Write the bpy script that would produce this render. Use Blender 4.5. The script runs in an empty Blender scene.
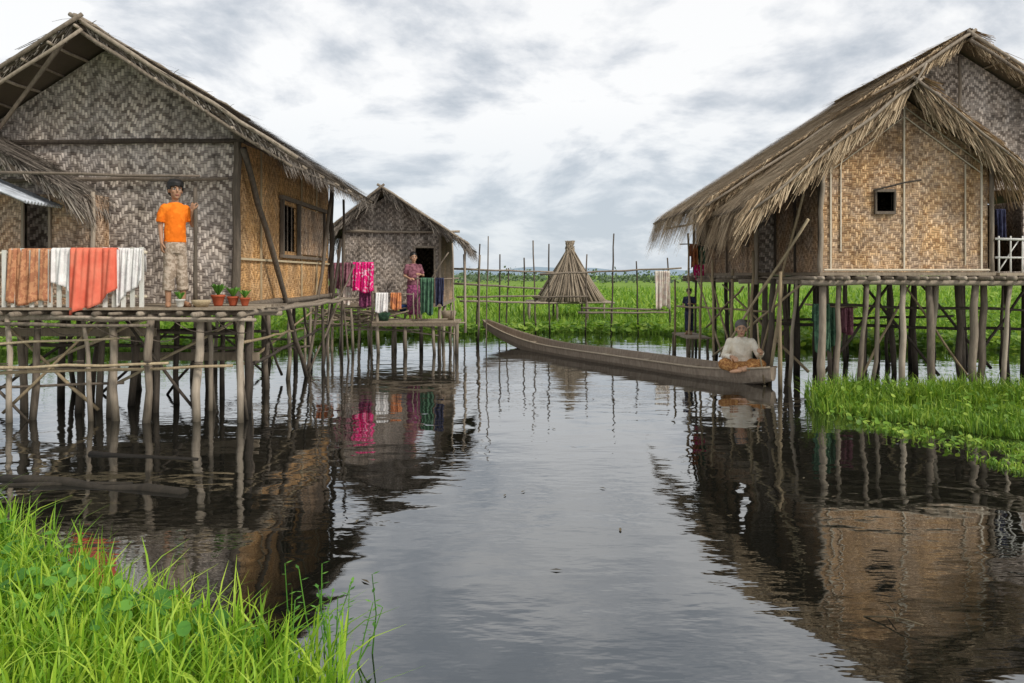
import bpy, math, random
import numpy as np
from mathutils import Vector, Matrix
R = random.Random(7)
NR = np.random.default_rng(11)
scene = bpy.context.scene
scene.view_settings.view_transform = 'Standard'
scene.view_settings.look = 'None'
scene.view_settings.exposure = 0
scene.view_settings.gamma = 1

# ------------------------------------------------------------------ node helpers
class NT:
    def __init__(self, name):
        self.mat = bpy.data.materials.new(name); self.mat.use_nodes = True
        self.nt = self.mat.node_tree; self.nt.nodes.clear()
        self.out = self.n('ShaderNodeOutputMaterial')
    def n(self, t, **kw):
        nd = self.nt.nodes.new(t)
        for k, v in kw.items(): setattr(nd, k, v)
        return nd
    def put(self, sock, v):
        if v is None: return
        if isinstance(v, bpy.types.NodeSocket): self.nt.links.new(v, sock)
        else:
            if isinstance(v, (tuple, list)) and len(v) == 3 and sock.type == 'RGBA': v = (*v, 1)
            sock.default_value = v
    def m(self, op, a, b=None, c=None):
        nd = self.n('ShaderNodeMath', operation=op)
        self.put(nd.inputs[0], a); self.put(nd.inputs[1], b)
        if c is not None: self.put(nd.inputs[2], c)
        return nd.outputs[0]
    def mixc(self, f, a, b, mode='MIX'):
        nd = self.n('ShaderNodeMix', data_type='RGBA', blend_type=mode)
        self.put(nd.inputs[0], f); self.put(nd.inputs[6], a); self.put(nd.inputs[7], b)
        return nd.outputs[2]
    def noise(self, vec, scale, detail=3, rough=.55, dist=0):
        nd = self.n('ShaderNodeTexNoise')
        if vec is not None: self.put(nd.inputs['Vector'], vec)
        nd.inputs['Scale'].default_value = scale; nd.inputs['Detail'].default_value = detail
        nd.inputs['Roughness'].default_value = rough; nd.inputs['Distortion'].default_value = dist
        return nd.outputs[0]
    def ramp(self, f, stops):
        nd = self.n('ShaderNodeValToRGB'); cr = nd.color_ramp
        while len(cr.elements) < len(stops): cr.elements.new(.5)
        for e, (p, c) in zip(cr.elements, stops):
            e.position = p; e.color = (*c, 1) if len(c) == 3 else c
        self.put(nd.inputs[0], f); return nd.outputs[0]
    def pos(self): return self.n('ShaderNodeNewGeometry').outputs['Position']
    def island(self): return self.n('ShaderNodeNewGeometry').outputs['Random Per Island']
    def mapping(self, vec, scale):
        nd = self.n('ShaderNodeMapping'); self.put(nd.inputs[0], vec); nd.inputs['Scale'].default_value = scale
        return nd.outputs[0]
    def sep(self, v):
        nd = self.n('ShaderNodeSeparateXYZ'); self.put(nd.inputs[0], v); return nd.outputs
    def grey(self, v):
        g = self.n('ShaderNodeCombineColor')
        for q in range(3): self.put(g.inputs[q], v)
        return g.outputs[0]
    def bump(self, h, dist, strength=1):
        nd = self.n('ShaderNodeBump'); self.put(nd.inputs['Height'], h)
        nd.inputs['Distance'].default_value = dist; nd.inputs['Strength'].default_value = strength
        return nd.outputs[0]
    def bsdf(self, col, rough=.8, normal=None, spec=.3, **kw):
        nd = self.n('ShaderNodeBsdfPrincipled')
        self.put(nd.inputs['Base Color'], col); self.put(nd.inputs['Roughness'], rough)
        nd.inputs['Specular IOR Level'].default_value = spec
        if normal is not None: self.put(nd.inputs['Normal'], normal)
        return nd.outputs[0]
    def done(self, sh):
        self.nt.links.new(sh, self.out.inputs[0]); return self.mat

def mat_weave(name, w, ca, cb, contrast=.7, blot=(.55, 1.15), grey=(.42,.39,.35), greyf=.5):
    t = NT(name); P = t.pos()
    wob = t.m('MULTIPLY', t.m('SUBTRACT', t.noise(P, 1.3, 3), .5), .22)
    wob2 = t.m('MULTIPLY', t.m('SUBTRACT', t.noise(t.mapping(P,(1,1,1.3)), 2.1, 3), .5), .16)
    x, y, z = t.sep(P)
    u = t.m('DIVIDE', t.m('ADD', t.m('ADD', x, y), wob), w)
    v = t.m('DIVIDE', t.m('ADD', z, wob2), w)
    i = t.m('FLOOR', u); j = t.m('FLOOR', v)
    s = t.m('PINGPONG', i, 5.0)
    k = t.m('FLOORED_MODULO', t.m('ADD', s, j), 4.0)
    over = t.m('LESS_THAN', k, 1.9)
    fu = t.m('FRACT', u); fv = t.m('FRACT', v)
    pu = t.m('MULTIPLY', t.m('MULTIPLY', fu, t.m('SUBTRACT', 1, fu)), 4)
    pv = t.m('MULTIPLY', t.m('MULTIPLY', fv, t.m('SUBTRACT', 1, fv)), 4)
    def sel(a, b): return t.m('ADD', t.m('MULTIPLY', over, a), t.m('MULTIPLY', t.m('SUBTRACT', 1, over), b))
    h = sel(pu, pv)
    def wnz(v_, off):
        nd = t.n('ShaderNodeTexWhiteNoise', noise_dimensions='2D')
        c = t.n('ShaderNodeCombineXYZ'); t.put(c.inputs[0], v_); t.put(c.inputs[1], off)
        t.put(nd.inputs['Vector'], c.outputs[0]); return nd.outputs[0]
    pan = t.m('FLOOR', t.m('MULTIPLY', t.m('ADD', x, y), .9))
    panz = t.m('FLOOR', t.m('MULTIPLY', z, .8))
    r = sel(wnz(i, panz), wnz(j, pan))
    cell = wnz(sel(i, t.m('FLOOR', t.m('DIVIDE', i, 2.0))), sel(t.m('FLOOR', t.m('DIVIDE', j, 2.0)), j))
    f = t.m('ADD', t.m('ADD', t.m('MULTIPLY', over, contrast), t.m('MULTIPLY', r, (1-contrast)*.6)), t.m('MULTIPLY', t.m('SUBTRACT', cell, .4), (1-contrast)*.9))
    col = t.mixc(f, cb, ca)
    b1 = t.noise(P, 1.3, 7, .75); b2 = t.noise(t.mapping(P, (7, 7, .9)), 1.0, 4, .6)
    gf = t.ramp(t.noise(P, 2.2, 5, .7, .4), [(.40, (0,0,0)), (.60, (greyf,)*3)])
    col = t.mixc(gf, col, t.mixc(1, grey, t.grey(t.m('ADD', .5, t.m('MULTIPLY', f, .85))), 'MULTIPLY'))
    gap_shade = t.m('ADD', .34, t.m('MULTIPLY', .66, t.m('POWER', h, .45)))  # shade in the gaps between strips, painted into the base colour
    bl = t.ramp(t.m('ADD', t.m('MULTIPLY', b1, .6), t.m('MULTIPLY', b2, .4)), [(.40, (blot[0],blot[0]*.97,blot[0]*.93)), (.49, (.86,.86,.86)), (.60, (blot[1],)*3)])
    col = t.mixc(1, col, t.grey(gap_shade), 'MULTIPLY'); col = t.mixc(1, col, bl, 'MULTIPLY')
    return t.done(t.bsdf(col, .75, t.bump(h, .006, .8), .25))

def mat_wood(name, c1, c2, c3, wet=True, rough=.8):
    t = NT(name); P = t.pos()
    n1 = t.noise(t.mapping(P, (9, 9, 1.6)), 3.0, 5, .65)
    isl = t.island()
    f = t.m('ADD', t.m('MULTIPLY', n1, .6), t.m('MULTIPLY', isl, .4))
    col = t.ramp(f, [(.22, c1), (.5, c2), (.78, c3)])
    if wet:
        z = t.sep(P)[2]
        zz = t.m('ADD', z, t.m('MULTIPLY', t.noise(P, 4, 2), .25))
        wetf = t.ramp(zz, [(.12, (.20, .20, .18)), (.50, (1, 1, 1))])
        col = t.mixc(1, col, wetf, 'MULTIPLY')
    n2 = t.noise(t.mapping(P, (40, 40, 5)), 3, 3)
    return t.done(t.bsdf(col, rough, t.bump(n2, .006, .7), .3))

def mat_thatch(name, c1, c2, c3):
    t = NT(name); P = t.pos(); isl = t.island()
    big = t.noise(P, 1.1, 4, .6)
    f = t.m('ADD', t.m('MULTIPLY', isl, .55), t.m('MULTIPLY', big, .45))
    col = t.ramp(f, [(.2, c1), (.48, c2), (.8, c3)])
    fine = t.noise(P, 35, 2)
    return t.done(t.bsdf(col, .9, t.bump(fine, .01, .6), .15))

def mat_leaf(name, c1, c2, c3, trans=.35):
    t = NT(name); isl = t.island(); P = t.pos()
    big = t.noise(P, .8, 3)
    f = t.m('ADD', t.m('MULTIPLY', isl, .6), t.m('MULTIPLY', big, .4))
    col = t.ramp(f, [(.2, c1), (.5, c2), (.8, c3)])
    a = t.bsdf(col, .5, None, .3)
    tr = t.n('ShaderNodeBsdfTranslucent'); t.put(tr.inputs[0], t.mixc(1, col, (1.1, 1.1, .6), 'MULTIPLY'))
    mx = t.n('ShaderNodeMixShader'); mx.inputs[0].default_value = trans
    t.nt.links.new(a, mx.inputs[1]); t.nt.links.new(tr.outputs[0], mx.inputs[2])
    return t.done(mx.outputs[0])

def mat_cloth(name, c1, c2=None, scale=14, thr=(.48, .52), rough=.85):
    t = NT(name); tc = t.n('ShaderNodeTexCoord').outputs['Object']
    n = t.noise(tc, scale, 2)
    c2 = c2 or tuple(v*.8 for v in c1)
    col = t.ramp(n, [(thr[0], c1), (thr[1], c2)])
    col = t.mixc(.5, col, t.ramp(t.noise(tc, 5, 3), [(.35, (.7,)*3), (.6, (1.1,)*3)]), 'MULTIPLY')
    fold = t.noise(t.mapping(tc, (1.6, 1.6, .6)), 9, 2)
    return t.done(t.bsdf(col, rough, t.bump(fold, .02, .6), .15))

def mat_plain(name, c, rough=.6, spec=.3, var=.25):
    t = NT(name); tc = t.n('ShaderNodeTexCoord').outputs['Object']
    n = t.noise(tc, 8, 4)
    col = t.ramp(n, [(.3, tuple(v*(1-var) for v in c)), (.7, tuple(v*(1+var*.5) for v in c))])
    return t.done(t.bsdf(col, rough, None, spec))

M = {}
M['weave_grey'] = mat_weave('woven_bamboo_grey', .038, (.78, .67, .56), (.17, .13, .105), .52, (.46, 1.2), (.52,.46,.42), .6)
M['weave_grey2'] = mat_weave('woven_bamboo_grey_b', .036, (.74, .62, .51), (.18, .14, .11), .52, (.46, 1.15), (.52,.46,.41), .6)
M['weave_tan'] = mat_weave('woven_bamboo_tan', .033, (.92, .60, .31), (.34, .18, .075), .45, (.50, 1.2), (.55,.43,.33), .65)
M['weave_orange'] = mat_weave('woven_bamboo_orange', .033, (.94, .55, .23), (.46, .235, .08), .42, (.60, 1.2), (.52,.4,.28), .35)
M['weave_tan2'] = mat_weave('woven_bamboo_tan_b', .033, (.80, .55, .35), (.33, .19, .10), .45, (.42, 1.15), (.46,.38,.31), .6)
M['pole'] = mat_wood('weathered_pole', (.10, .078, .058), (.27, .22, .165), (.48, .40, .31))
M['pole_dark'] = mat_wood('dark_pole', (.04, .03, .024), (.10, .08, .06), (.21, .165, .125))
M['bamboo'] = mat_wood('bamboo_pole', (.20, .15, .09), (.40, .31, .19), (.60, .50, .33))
M['plank'] = mat_wood('plank_wood', (.11, .085, .06), (.27, .215, .155), (.44, .36, .26), False)
M['batten'] = mat_wood('pale_batten', (.45, .38, .27), (.62, .54, .41), (.76, .68, .55), False)
M['white_wood'] = mat_wood('whitewashed_wood', (.5, .48, .42), (.68, .66, .60), (.8, .78, .73), False)
M['thatch_tan'] = mat_thatch('thatch_tan', (.12, .08, .048), (.41, .30, .185), (.73, .58, .39))
M['thatch_grey'] = mat_thatch('thatch_grey', (.06, .05, .042), (.20, .17, .14), (.44, .38, .32))
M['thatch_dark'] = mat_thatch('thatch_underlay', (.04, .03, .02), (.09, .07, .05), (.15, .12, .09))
M['metal'] = mat_plain('corrugated_metal', (.55, .58, .62), .4, .5, .35)
M['grass'] = mat_leaf('grass_blades', (.11, .25, .018), (.27, .47, .035), (.50, .65, .08), .4)
M['grass_i'] = mat_leaf('islet_blades', (.08, .17, .02), (.18, .33, .035), (.38, .50, .08), .35)
M['grass_far'] = mat_leaf('marsh_grass', (.09, .19, .025), (.21, .37, .045), (.37, .50, .09), .4)
M['leaf'] = mat_leaf('broad_leaf', (.05, .15, .02), (.11, .29, .04), (.20, .42, .06))
M['tree'] = mat_leaf('distant_leaves', (.07, .11, .07), (.12, .17, .10), (.18, .24, .14), .15)
M['skin'] = mat_plain('skin', (.38, .20, .115), .5, .35, .12)
M['skin_f'] = mat_plain('skin_woman', (.50, .29, .18), .5, .35, .12)
M['hair'] = mat_plain('black_hair', (.012, .010, .009), .45, .4, .3)
M['hair_g'] = mat_plain('greying_hair', (.14, .13, .12), .6, .3, .4)
M['eyew'] = mat_plain('eye_white', (.7, .68, .64), .3, .5, .05)
M['dark'] = mat_plain('dark_detail', (.02, .014, .012), .5, .3, .1)
M['lip'] = mat_plain('lips', (.30, .09, .07), .5, .3, .1)
M['orange'] = mat_cloth('orange_cotton', (.88, .22, .018), (.78, .17, .012), 6)
M['khaki'] = mat_cloth('khaki_trousers', (.46, .37, .29), (.30, .23, .17), 26)
M['cream'] = mat_cloth('cream_blouse', (.88, .81, .68), (.80, .72, .58), 8)
M['brownl'] = mat_cloth('brown_longyi', (.52, .27, .10), (.32, .14, .05), 30)
M['pinkl'] = mat_cloth('purple_cloth', (.36, .10, .20), (.2, .05, .12), 24)
M['greenc'] = mat_cloth('green_cloth', (.10, .20, .12), (.06, .12, .08), 12)
M['bluec'] = mat_cloth('blue_cloth', (.05, .10, .26), (.03, .06, .16), 12)
M['navy'] = mat_cloth('dark_cloth', (.05, .055, .10), (.03, .03, .06), 12)
M['terrac'] = mat_plain('terracotta', (.40, .09, .04), .7, .2, .2)

# ------------------------------------------------------------------ mesh helpers
class MB:
    def __init__(s): s.v = []; s.f = []
    def add(s, vs, fs):
        b = len(s.v); s.v += [tuple(v) for v in vs]; s.f += [tuple(b+i for i in f) for f in fs]
    def box(s, x0, x1, y0, y1, z0, z1):
        s.add([(x0,y0,z0),(x1,y0,z0),(x1,y1,z0),(x0,y1,z0),(x0,y0,z1),(x1,y0,z1),(x1,y1,z1),(x0,y1,z1)],
              [(0,3,2,1),(4,5,6,7),(0,1,5,4),(1,2,6,5),(2,3,7,6),(3,0,4,7)])
    def slab(s, a, b, c, d, t):
        a, b, c, d = map(Vector, (a, b, c, d)); n = (b-a).cross(d-a).normalized()*t
        s.add([a,b,c,d,a-n,b-n,c-n,d-n], [(0,1,2,3),(7,6,5,4),(0,4,5,1),(1,5,6,2),(2,6,7,3),(3,7,4,0)])
    def prism_y(s, pts, y0, y1):
        n = len(pts)
        s.add([(x,y0,z) for x,z in pts]+[(x,y1,z) for x,z in pts],
              [tuple(range(n)), tuple(range(2*n-1,n-1,-1))]+[(i,i+n,(i+1)%n+n,(i+1)%n) for i in range(n)])
    def tube(s, pts, rad, k=8):
        pts = [Vector(p) for p in pts]
        if not isinstance(rad, (list, tuple)): rad = [rad]*len(pts)
        vs = []; fs = []; up = None
        for i, p in enumerate(pts):
            if i == 0: d = pts[1]-p
            elif i == len(pts)-1: d = p-pts[i-1]
            else: d = (pts[i+1]-p).normalized()+(p-pts[i-1]).normalized()
            d.normalize()
            if up is None: up = Vector((0,0,1)) if abs(d.z) < .9 else Vector((1,0,0))
            a = d.cross(up).normalized(); b = a.cross(d).normalized(); up = b
            for q in range(k):
                an = 2*math.pi*q/k
                vs.append(p+(a*math.cos(an)+b*math.sin(an))*rad[i])
        for i in range(len(pts)-1):
            for q in range(k):
                fs.append((i*k+q, i*k+(q+1)%k, (i+1)*k+(q+1)%k, (i+1)*k+q))
        fs.append(tuple(range(k-1,-1,-1))); fs.append(tuple((len(pts)-1)*k+q for q in range(k)))
        s.add(vs, fs)
    def pole(s, a, b, r, k=7, wob=.014):
        a, b = Vector(a), Vector(b); L = (b-a).length; n = max(3, int(L/.45)+1)
        pts = []; rr = []
        for i in range(n+1):
            t = i/n; p = a.lerp(b, t)
            if 0 < i < n: p += Vector((R.uniform(-wob,wob), R.uniform(-wob,wob), R.uniform(-wob,wob)))
            pts.append(p); rr.append(r*(1.08-.2*t)*R.uniform(.9,1.1))
        s.tube(pts, rr, k)
    def rope(s, a, b, sag, r=.006):
        a, b = Vector(a), Vector(b)
        s.tube([a.lerp(b, i/10)-Vector((0,0,sag*4*(i/10)*(1-i/10))) for i in range(11)], r, 5)
    def ell(s, c, r, nu=14, nv=10):
        vs = [(c[0],c[1],c[2]-r[2])]
        for j in range(1, nv):
            ph = -math.pi/2+math.pi*j/nv
            for i in range(nu):
                th = 2*math.pi*i/nu
                vs.append((c[0]+r[0]*math.cos(ph)*math.cos(th), c[1]+r[1]*math.cos(ph)*math.sin(th), c[2]+r[2]*math.sin(ph)))
        vs.append((c[0],c[1],c[2]+r[2])); fs = []
        for i in range(nu): fs.append((0, 1+(i+1)%nu, 1+i))
        for j in range(nv-2):
            for i in range(nu):
                a = 1+j*nu; fs.append((a+i, a+(i+1)%nu, a+nu+(i+1)%nu, a+nu+i))
        a = 1+(nv-2)*nu; T = len(vs)-1
        for i in range(nu): fs.append((a+i, a+(i+1)%nu, T))
        s.add(vs, fs)
    def loft(s, rings, k=18):
        vs = []; fs = []
        for (cx, cy, cz, rx, ry) in rings:
            for q in range(k):
                an = 2*math.pi*q/k; vs.append((cx+rx*math.cos(an), cy+ry*math.sin(an), cz))
        for i in range(len(rings)-1):
            for q in range(k): fs.append((i*k+q, i*k+(q+1)%k, (i+1)*k+(q+1)%k, (i+1)*k+q))
        fs.append(tuple(range(k-1,-1,-1))); fs.append(tuple((len(rings)-1)*k+q for q in range(k)))
        s.add(vs, fs)
    def obj(s, name, mat, parent=None, smooth=False):
        me = bpy.data.meshes.new(name); me.from_pydata(s.v, [], s.f); me.update()
        if smooth: me.polygons.foreach_set('use_smooth', [True]*len(me.polygons))
        o = bpy.data.objects.new(name, me); scene.collection.objects.link(o)
        me.materials.append(M[mat] if isinstance(mat, str) else mat)
        if parent: o.parent = parent
        return o
def empty(name, loc=(0,0,0), yaw=0):
    e = bpy.data.objects.new(name, None); scene.collection.objects.link(e)
    e.location = loc; e.rotation_euler = (0,0,yaw); e.empty_display_size = .3; return e
def arr_obj(name, V, faces_flat, starts, totals, mat, parent=None, smooth=False):
    me = bpy.data.meshes.new(name)
    me.vertices.add(len(V)); me.vertices.foreach_set('co', V.astype(np.float32).ravel())
    me.loops.add(len(faces_flat)); me.loops.foreach_set('vertex_index', faces_flat.astype(np.int32))
    me.polygons.add(len(starts)); me.polygons.foreach_set('loop_start', starts.astype(np.int32))
    me.polygons.foreach_set('loop_total', totals.astype(np.int32))
    if smooth: me.polygons.foreach_set('use_smooth', np.ones(len(starts), bool))
    me.update(calc_edges=True); me.validate()
    o = bpy.data.objects.new(name, me); scene.collection.objects.link(o)
    me.materials.append(M[mat]); 
    if parent: o.parent = parent
    return o
def strips(name, rows, mat, parent=None):
    n = len(rows[0][0]); k = len(rows)
    V = np.stack([a for r in rows for a in r], axis=1).reshape(-1, 3)
    base = (np.arange(n)*2*k)[:, None]
    q = []
    for i in range(k-1): q.append(base+np.array([2*i, 2*i+1, 2*i+3, 2*i+2]))
    F = np.stack(q, axis=1).reshape(-1)
    nf = n*(k-1)
    return arr_obj(name, V, F, np.arange(nf)*4, np.full(nf, 4), mat, parent)
def blades(name, P, h, w, mat, lean=.5, parent=None):
    n = len(P); a = NR.uniform(0, 2*np.pi, n); d = np.stack([np.cos(a), np.sin(a), 0*a], 1)
    a2 = a+NR.normal(0, .6, n)+np.pi/2; s = np.stack([np.cos(a2), np.sin(a2), 0*a], 1)
    ln = (NR.uniform(.1, 1, n)**1.3*lean)[:, None]; h = h[:, None]; w = w[:, None]
    up = np.array([0,0,1.])
    def row(t, off, ww):
        c = P+up*h*t*(1-.25*ln*t)+d*h*ln*off; return (c-s*w*ww, c+s*w*ww)
    return strips(name, [row(0,0,.35), row(.4,.14,.5), row(.75,.5,.38), row(1,1.0,.04)], mat, parent)
def in_poly(x, y, poly):
    ins = np.zeros(len(x), bool); j = len(poly)-1
    for i in range(len(poly)):
        xi, yi = poly[i]; xj, yj = poly[j]
        c = ((yi > y) != (yj > y)) & (x < (xj-xi)*(y-yi)/(yj-yi+1e-12)+xi); ins ^= c; j = i
    return ins
def scatter(poly, n, z=0.03):
    xs = [p[0] for p in poly]; ys = [p[1] for p in poly]; out = []
    tot = 0
    while tot < n:
        x = NR.uniform(min(xs), max(xs), n); y = NR.uniform(min(ys), max(ys), n)
        m = in_poly(x, y, poly); out.append(np.stack([x[m], y[m], np.full(m.sum(), z)], 1)); tot += m.sum()
    return np.concatenate(out)[:n]
def thatch(name, E0, E1, T0, mat, parent, dens=260, rows=None, hang=.12, ln=(.35,.6), w=(.010,.022)):
    E0, E1, T0 = (np.array(v, float) for v in (E0, E1, T0))
    al = E1-E0; L = np.linalg.norm(al); al /= L
    up = T0-E0; S = np.linalg.norm(up); up /= S
    nrm = np.cross(al, up); nrm *= np.sign(nrm[2])
    n = int(L*S*dens); 
    u = NR.uniform(-.04, L+.04, n); rw = .22
    s = np.floor(NR.uniform(0, S/rw, n))*rw + NR.normal(0, .045, n) + .05*np.sin(u*5.3)+.04*np.sin(u*13)
    l = NR.uniform(*ln, n); l = np.minimum(l, S-s+.03)
    ww = NR.uniform(*w, n)[:, None]/2
    tilt = NR.normal(0, .09, n)[:, None]
    dirn = -up[None]+al[None]*tilt
    end_out = (NR.uniform(.0, .055, n)+.10*(NR.random(n) > .97)*NR.random(n))[:, None]
    start = E0+al*u[:, None]+up*(s+l)[:, None]+nrm*.012
    mid = start+dirn*(l*.55)[:, None]+nrm*(.02+end_out*.6)
    end = start+dirn*l[:, None]+nrm*(.02+end_out)
    side = al[None]*ww
    dr = np.where((s < .3)[:, None], np.array([[0,0,-1.]])*(NR.uniform(0, hang, n)*(1+.5*np.sin(u*6+1)))[:, None], 0)
    strips(name, [(start-side, start+side), (mid-side, mid+side), (end+dr-side*.6, end+dr+side*.6)], mat, parent)
    n = int(L*230); u = NR.uniform(0, L, n); lf = (NR.uniform(.08, .12+hang*1.7, n)*(1+.35*np.sin(u*7.3)*np.sin(u*3.1)))[:, None]
    st = E0+al*u[:, None]+up*NR.uniform(0,.12,n)[:, None]-nrm*NR.uniform(0,.06,n)[:, None]
    dd = -up*.5+np.array([0,0,-.9])+al[None]*NR.normal(0,.14,n)[:, None]
    e = st+dd*lf; sd = al[None]*NR.uniform(.006,.012,n)[:, None]
    strips(name+'_fringe', [(st-sd, st+sd), (e-sd*.5, e+sd*.5)], mat, parent)
def verge(name, A, B, outv, mat, parent, hang=.2, dens=230):
    A, B, outv = (np.array(v, float) for v in (A, B, outv)); L = np.linalg.norm(B-A); al = (B-A)/L
    n = int(L*dens); u = NR.uniform(0, L, n)
    st = A+al*u[:, None]+outv*NR.uniform(-.12,.02,n)[:, None]+np.array([0,0,1.])*NR.uniform(-.06,.05,n)[:, None]
    dd = al[None]*NR.uniform(.3,1.1,n)[:, None]+np.array([0,0,-1.])*NR.uniform(.2,.9,n)[:, None]+outv*NR.uniform(-.1,.25,n)[:, None]
    e = st+dd*(NR.uniform(.35,1,n)*(1+.4*np.sin(u*9)*np.sin(u*4.1)))[:, None]*hang
    sd = np.array([1,0,0])*NR.uniform(.005,.011,n)[:, None]
    strips(name, [(st-sd, st+sd), (e-sd*.5, e+sd*.5)], mat, parent)
def wall_y(mb, y0, y1, x0, x1, z0, z1, holes=()):
    cx = x0
    for hx0, hx1, hz0, hz1 in holes:
        mb.box(cx, hx0, y0, y1, z0, z1)
        if hz0 > z0: mb.box(hx0, hx1, y0, y1, z0, hz0)
        if hz1 < z1: mb.box(hx0, hx1, y0, y1, hz1, z1)
        cx = hx1
    mb.box(cx, x1, y0, y1, z0, z1)
def wall_x(mb, x0, x1, ya, yb, z0, z1, holes=()):
    cy = ya
    for h0, h1, hz0, hz1 in holes:
        mb.box(x0, x1, cy, h0, z0, z1)
        if hz0 > z0: mb.box(x0, x1, h0, h1, z0, hz0)
        if hz1 < z1: mb.box(x0, x1, h0, h1, hz1, z1)
        cy = h1
    mb.box(x0, x1, cy, yb, z0, z1)
def cloth(name, x0, x1, y, ztop, zbot, mat, parent=None, folds=5, amp=.03, slant=0, along='x', drop_back=.25):
    mb = MB(); nx, nz = 36, 18; ph = R.uniform(0, 6)
    def P(a, b):
        w = x0+(x1-x0)*a
        z = ztop-(ztop-zbot)*b*(1+.05*math.sin(a*7+ph)+slant*(a-.5))
        off = amp*(.25+b)*math.sin(a*folds*6.28+ph+b*.8)+amp*.5*math.sin(a*folds*2.3*6.28+b*2)
        w = w+(.5-a)*(x1-x0)*.08*b*math.sin(ph)
        return (w, y-.03-off-.02*b, z) if along == 'x' else (y-.03-off, w, z)
    rows = [[P(i/nx, j/nz) for i in range(nx+1)] for j in range(nz+1)]
    back = []
    for j, (dz, dy) in enumerate([(-drop_back, .05), (-.04, .035), (.012, .02), (.015, -.015)]):
        back.append([(P(i/nx,0)[0], y+dy, ztop+dz) if along == 'x' else (y+dy, P(i/nx,0)[1], ztop+dz) for i in range(nx+1)])
    rows = back+rows
    vs = [p for r in rows for p in r]; fs = []
    for j in range(len(rows)-1):
        for i in range(nx): b = j*(nx+1)+i; fs.append((b, b+1, b+nx+2, b+nx+1))
    mb.add(vs, fs); o = mb.obj(name, mat, parent, True)
    md = o.modifiers.new('t', 'SOLIDIFY'); md.thickness = .006
    return o

# ------------------------------------------------------------------ world, sun, camera
w = bpy.data.worlds.new('World'); scene.world = w; w.use_nodes = True
nt = w.node_tree; nt.nodes.clear()
class WN(NT):
    def __init__(s): s.nt = nt; s.out = s.n('ShaderNodeOutputWorld')
t = WN()
SUN_EL, SUN_AZ = math.radians(40), math.radians(128)
sky = t.n('ShaderNodeTexSky', sky_type='NISHITA'); sky.sun_disc = False
sky.sun_elevation = SUN_EL; sky.sun_rotation = SUN_AZ
skyc = t.mixc(1, sky.outputs[0], (.12, .12, .12), 'MULTIPLY')
D = t.n('ShaderNodeTexCoord').outputs['Generated']
dx, dy, dz = t.sep(D)
den = t.m('ADD', t.m('MAXIMUM', dz, 0), .30)
def cloudnoise(offx):
    cv = t.n('ShaderNodeCombineXYZ'); t.put(cv.inputs[0], t.m('ADD', t.m('DIVIDE', dx, den), offx)); t.put(cv.inputs[1], t.m('ADD', t.m('DIVIDE', dy, den), offx*.5)); cv.inputs[2].default_value = 6.1
    n1 = t.noise(cv.outputs[0], 1.7, 9, .58, .25); n2 = t.noise(cv.outputs[0], .8, 3, .5, .2)
    return t.m('ADD', t.m('MULTIPLY', n1, .55), t.m('MULTIPLY', n2, .45))
f = cloudnoise(0.0); f2 = cloudnoise(.10)
# billow relief: difference of the density towards the sun gives lit crests and grey bases
rel = t.m('MULTIPLY', t.m('SUBTRACT', f, f2), 1.6)
fs_ = t.m('ADD', f, rel)
cl = t.ramp(fs_, [(.38, (.53, .575, .63)), (.455, (.69, .72, .76)), (.51, (.85, .865, .885)), (.58, (1.0, 1.0, .995))])
hz = t.ramp(dz, [(0.0, (1,1,1)), (.10, (.55,)*3), (.22, (0,0,0))])
cl = t.mixc(t.m('MULTIPLY', hz, .65), cl, (.58, .66, .74))
allc = t.mixc(.92, skyc, cl)
bg = t.n('ShaderNodeBackground'); t.put(bg.inputs[0], allc); bg.inputs[1].default_value = 1.04
nt.links.new(bg.outputs[0], t.out.inputs[0])

sd = bpy.data.lights.new('sun', 'SUN'); sd.energy = 2.6; sd.angle = math.radians(11); sd.color = (1, .95, .87)
so = bpy.data.objects.new('sun', sd); scene.collection.objects.link(so)
sv = Vector((math.sin(SUN_AZ)*math.cos(SUN_EL), math.cos(SUN_AZ)*math.cos(SUN_EL), math.sin(SUN_EL)))
so.rotation_euler = sv.to_track_quat('Z', 'Y').to_euler(); so.location = sv*50
cd = bpy.data.cameras.new('camera'); cam = bpy.data.objects.new('camera', cd); scene.collection.objects.link(cam)
cam.location = (0,0,1.7); cam.rotation_euler = (math.radians(90),0,0)
cd.sensor_width = 36; cd.lens = 26.7; cd.shift_y = -.065; cd.clip_end = 8000; cd.clip_start = .05
scene.camera = cam

# ------------------------------------------------------------------ water and land
t = NT('lake_water'); P = t.pos()
na = t.noise(t.mapping(P, (1.0, 1.5, 1)), 1.5, 2, .45, .3); nb = t.noise(t.mapping(P, (1, 2.2, 1)), 6.0, 2, .5)
patch = t.ramp(t.noise(P, .25, 2), [(.42, (.15,)*3), (.62, (1,)*3)])
hh = t.m('ADD', t.m('MULTIPLY', na, .0085), t.m('MULTIPLY', t.m('MULTIPLY', nb, patch), .0024))
bmp = t.bump(hh, 1.0, 1.0)
fr = t.n('ShaderNodeFresnel'); fr.inputs[0].default_value = 2.1; t.put(fr.inputs[1], bmp)
gl = t.n('ShaderNodeBsdfGlossy'); gl.inputs['Roughness'].default_value = .02; t.put(gl.inputs['Normal'], bmp); gl.inputs[0].default_value = (.93,.94,.95,1)
df = t.bsdf((.008, .008, .006), .6, None, 0)
mx = t.n('ShaderNodeMixShader'); t.put(mx.inputs[0], t.m('MINIMUM', t.m('ADD', t.m('MULTIPLY', fr.outputs[0], 1.1), .07), 1)); t.nt.links.new(df, mx.inputs[1]); t.nt.links.new(gl.outputs[0], mx.inputs[2])
M['water'] = t.done(mx.outputs[0])
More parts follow.
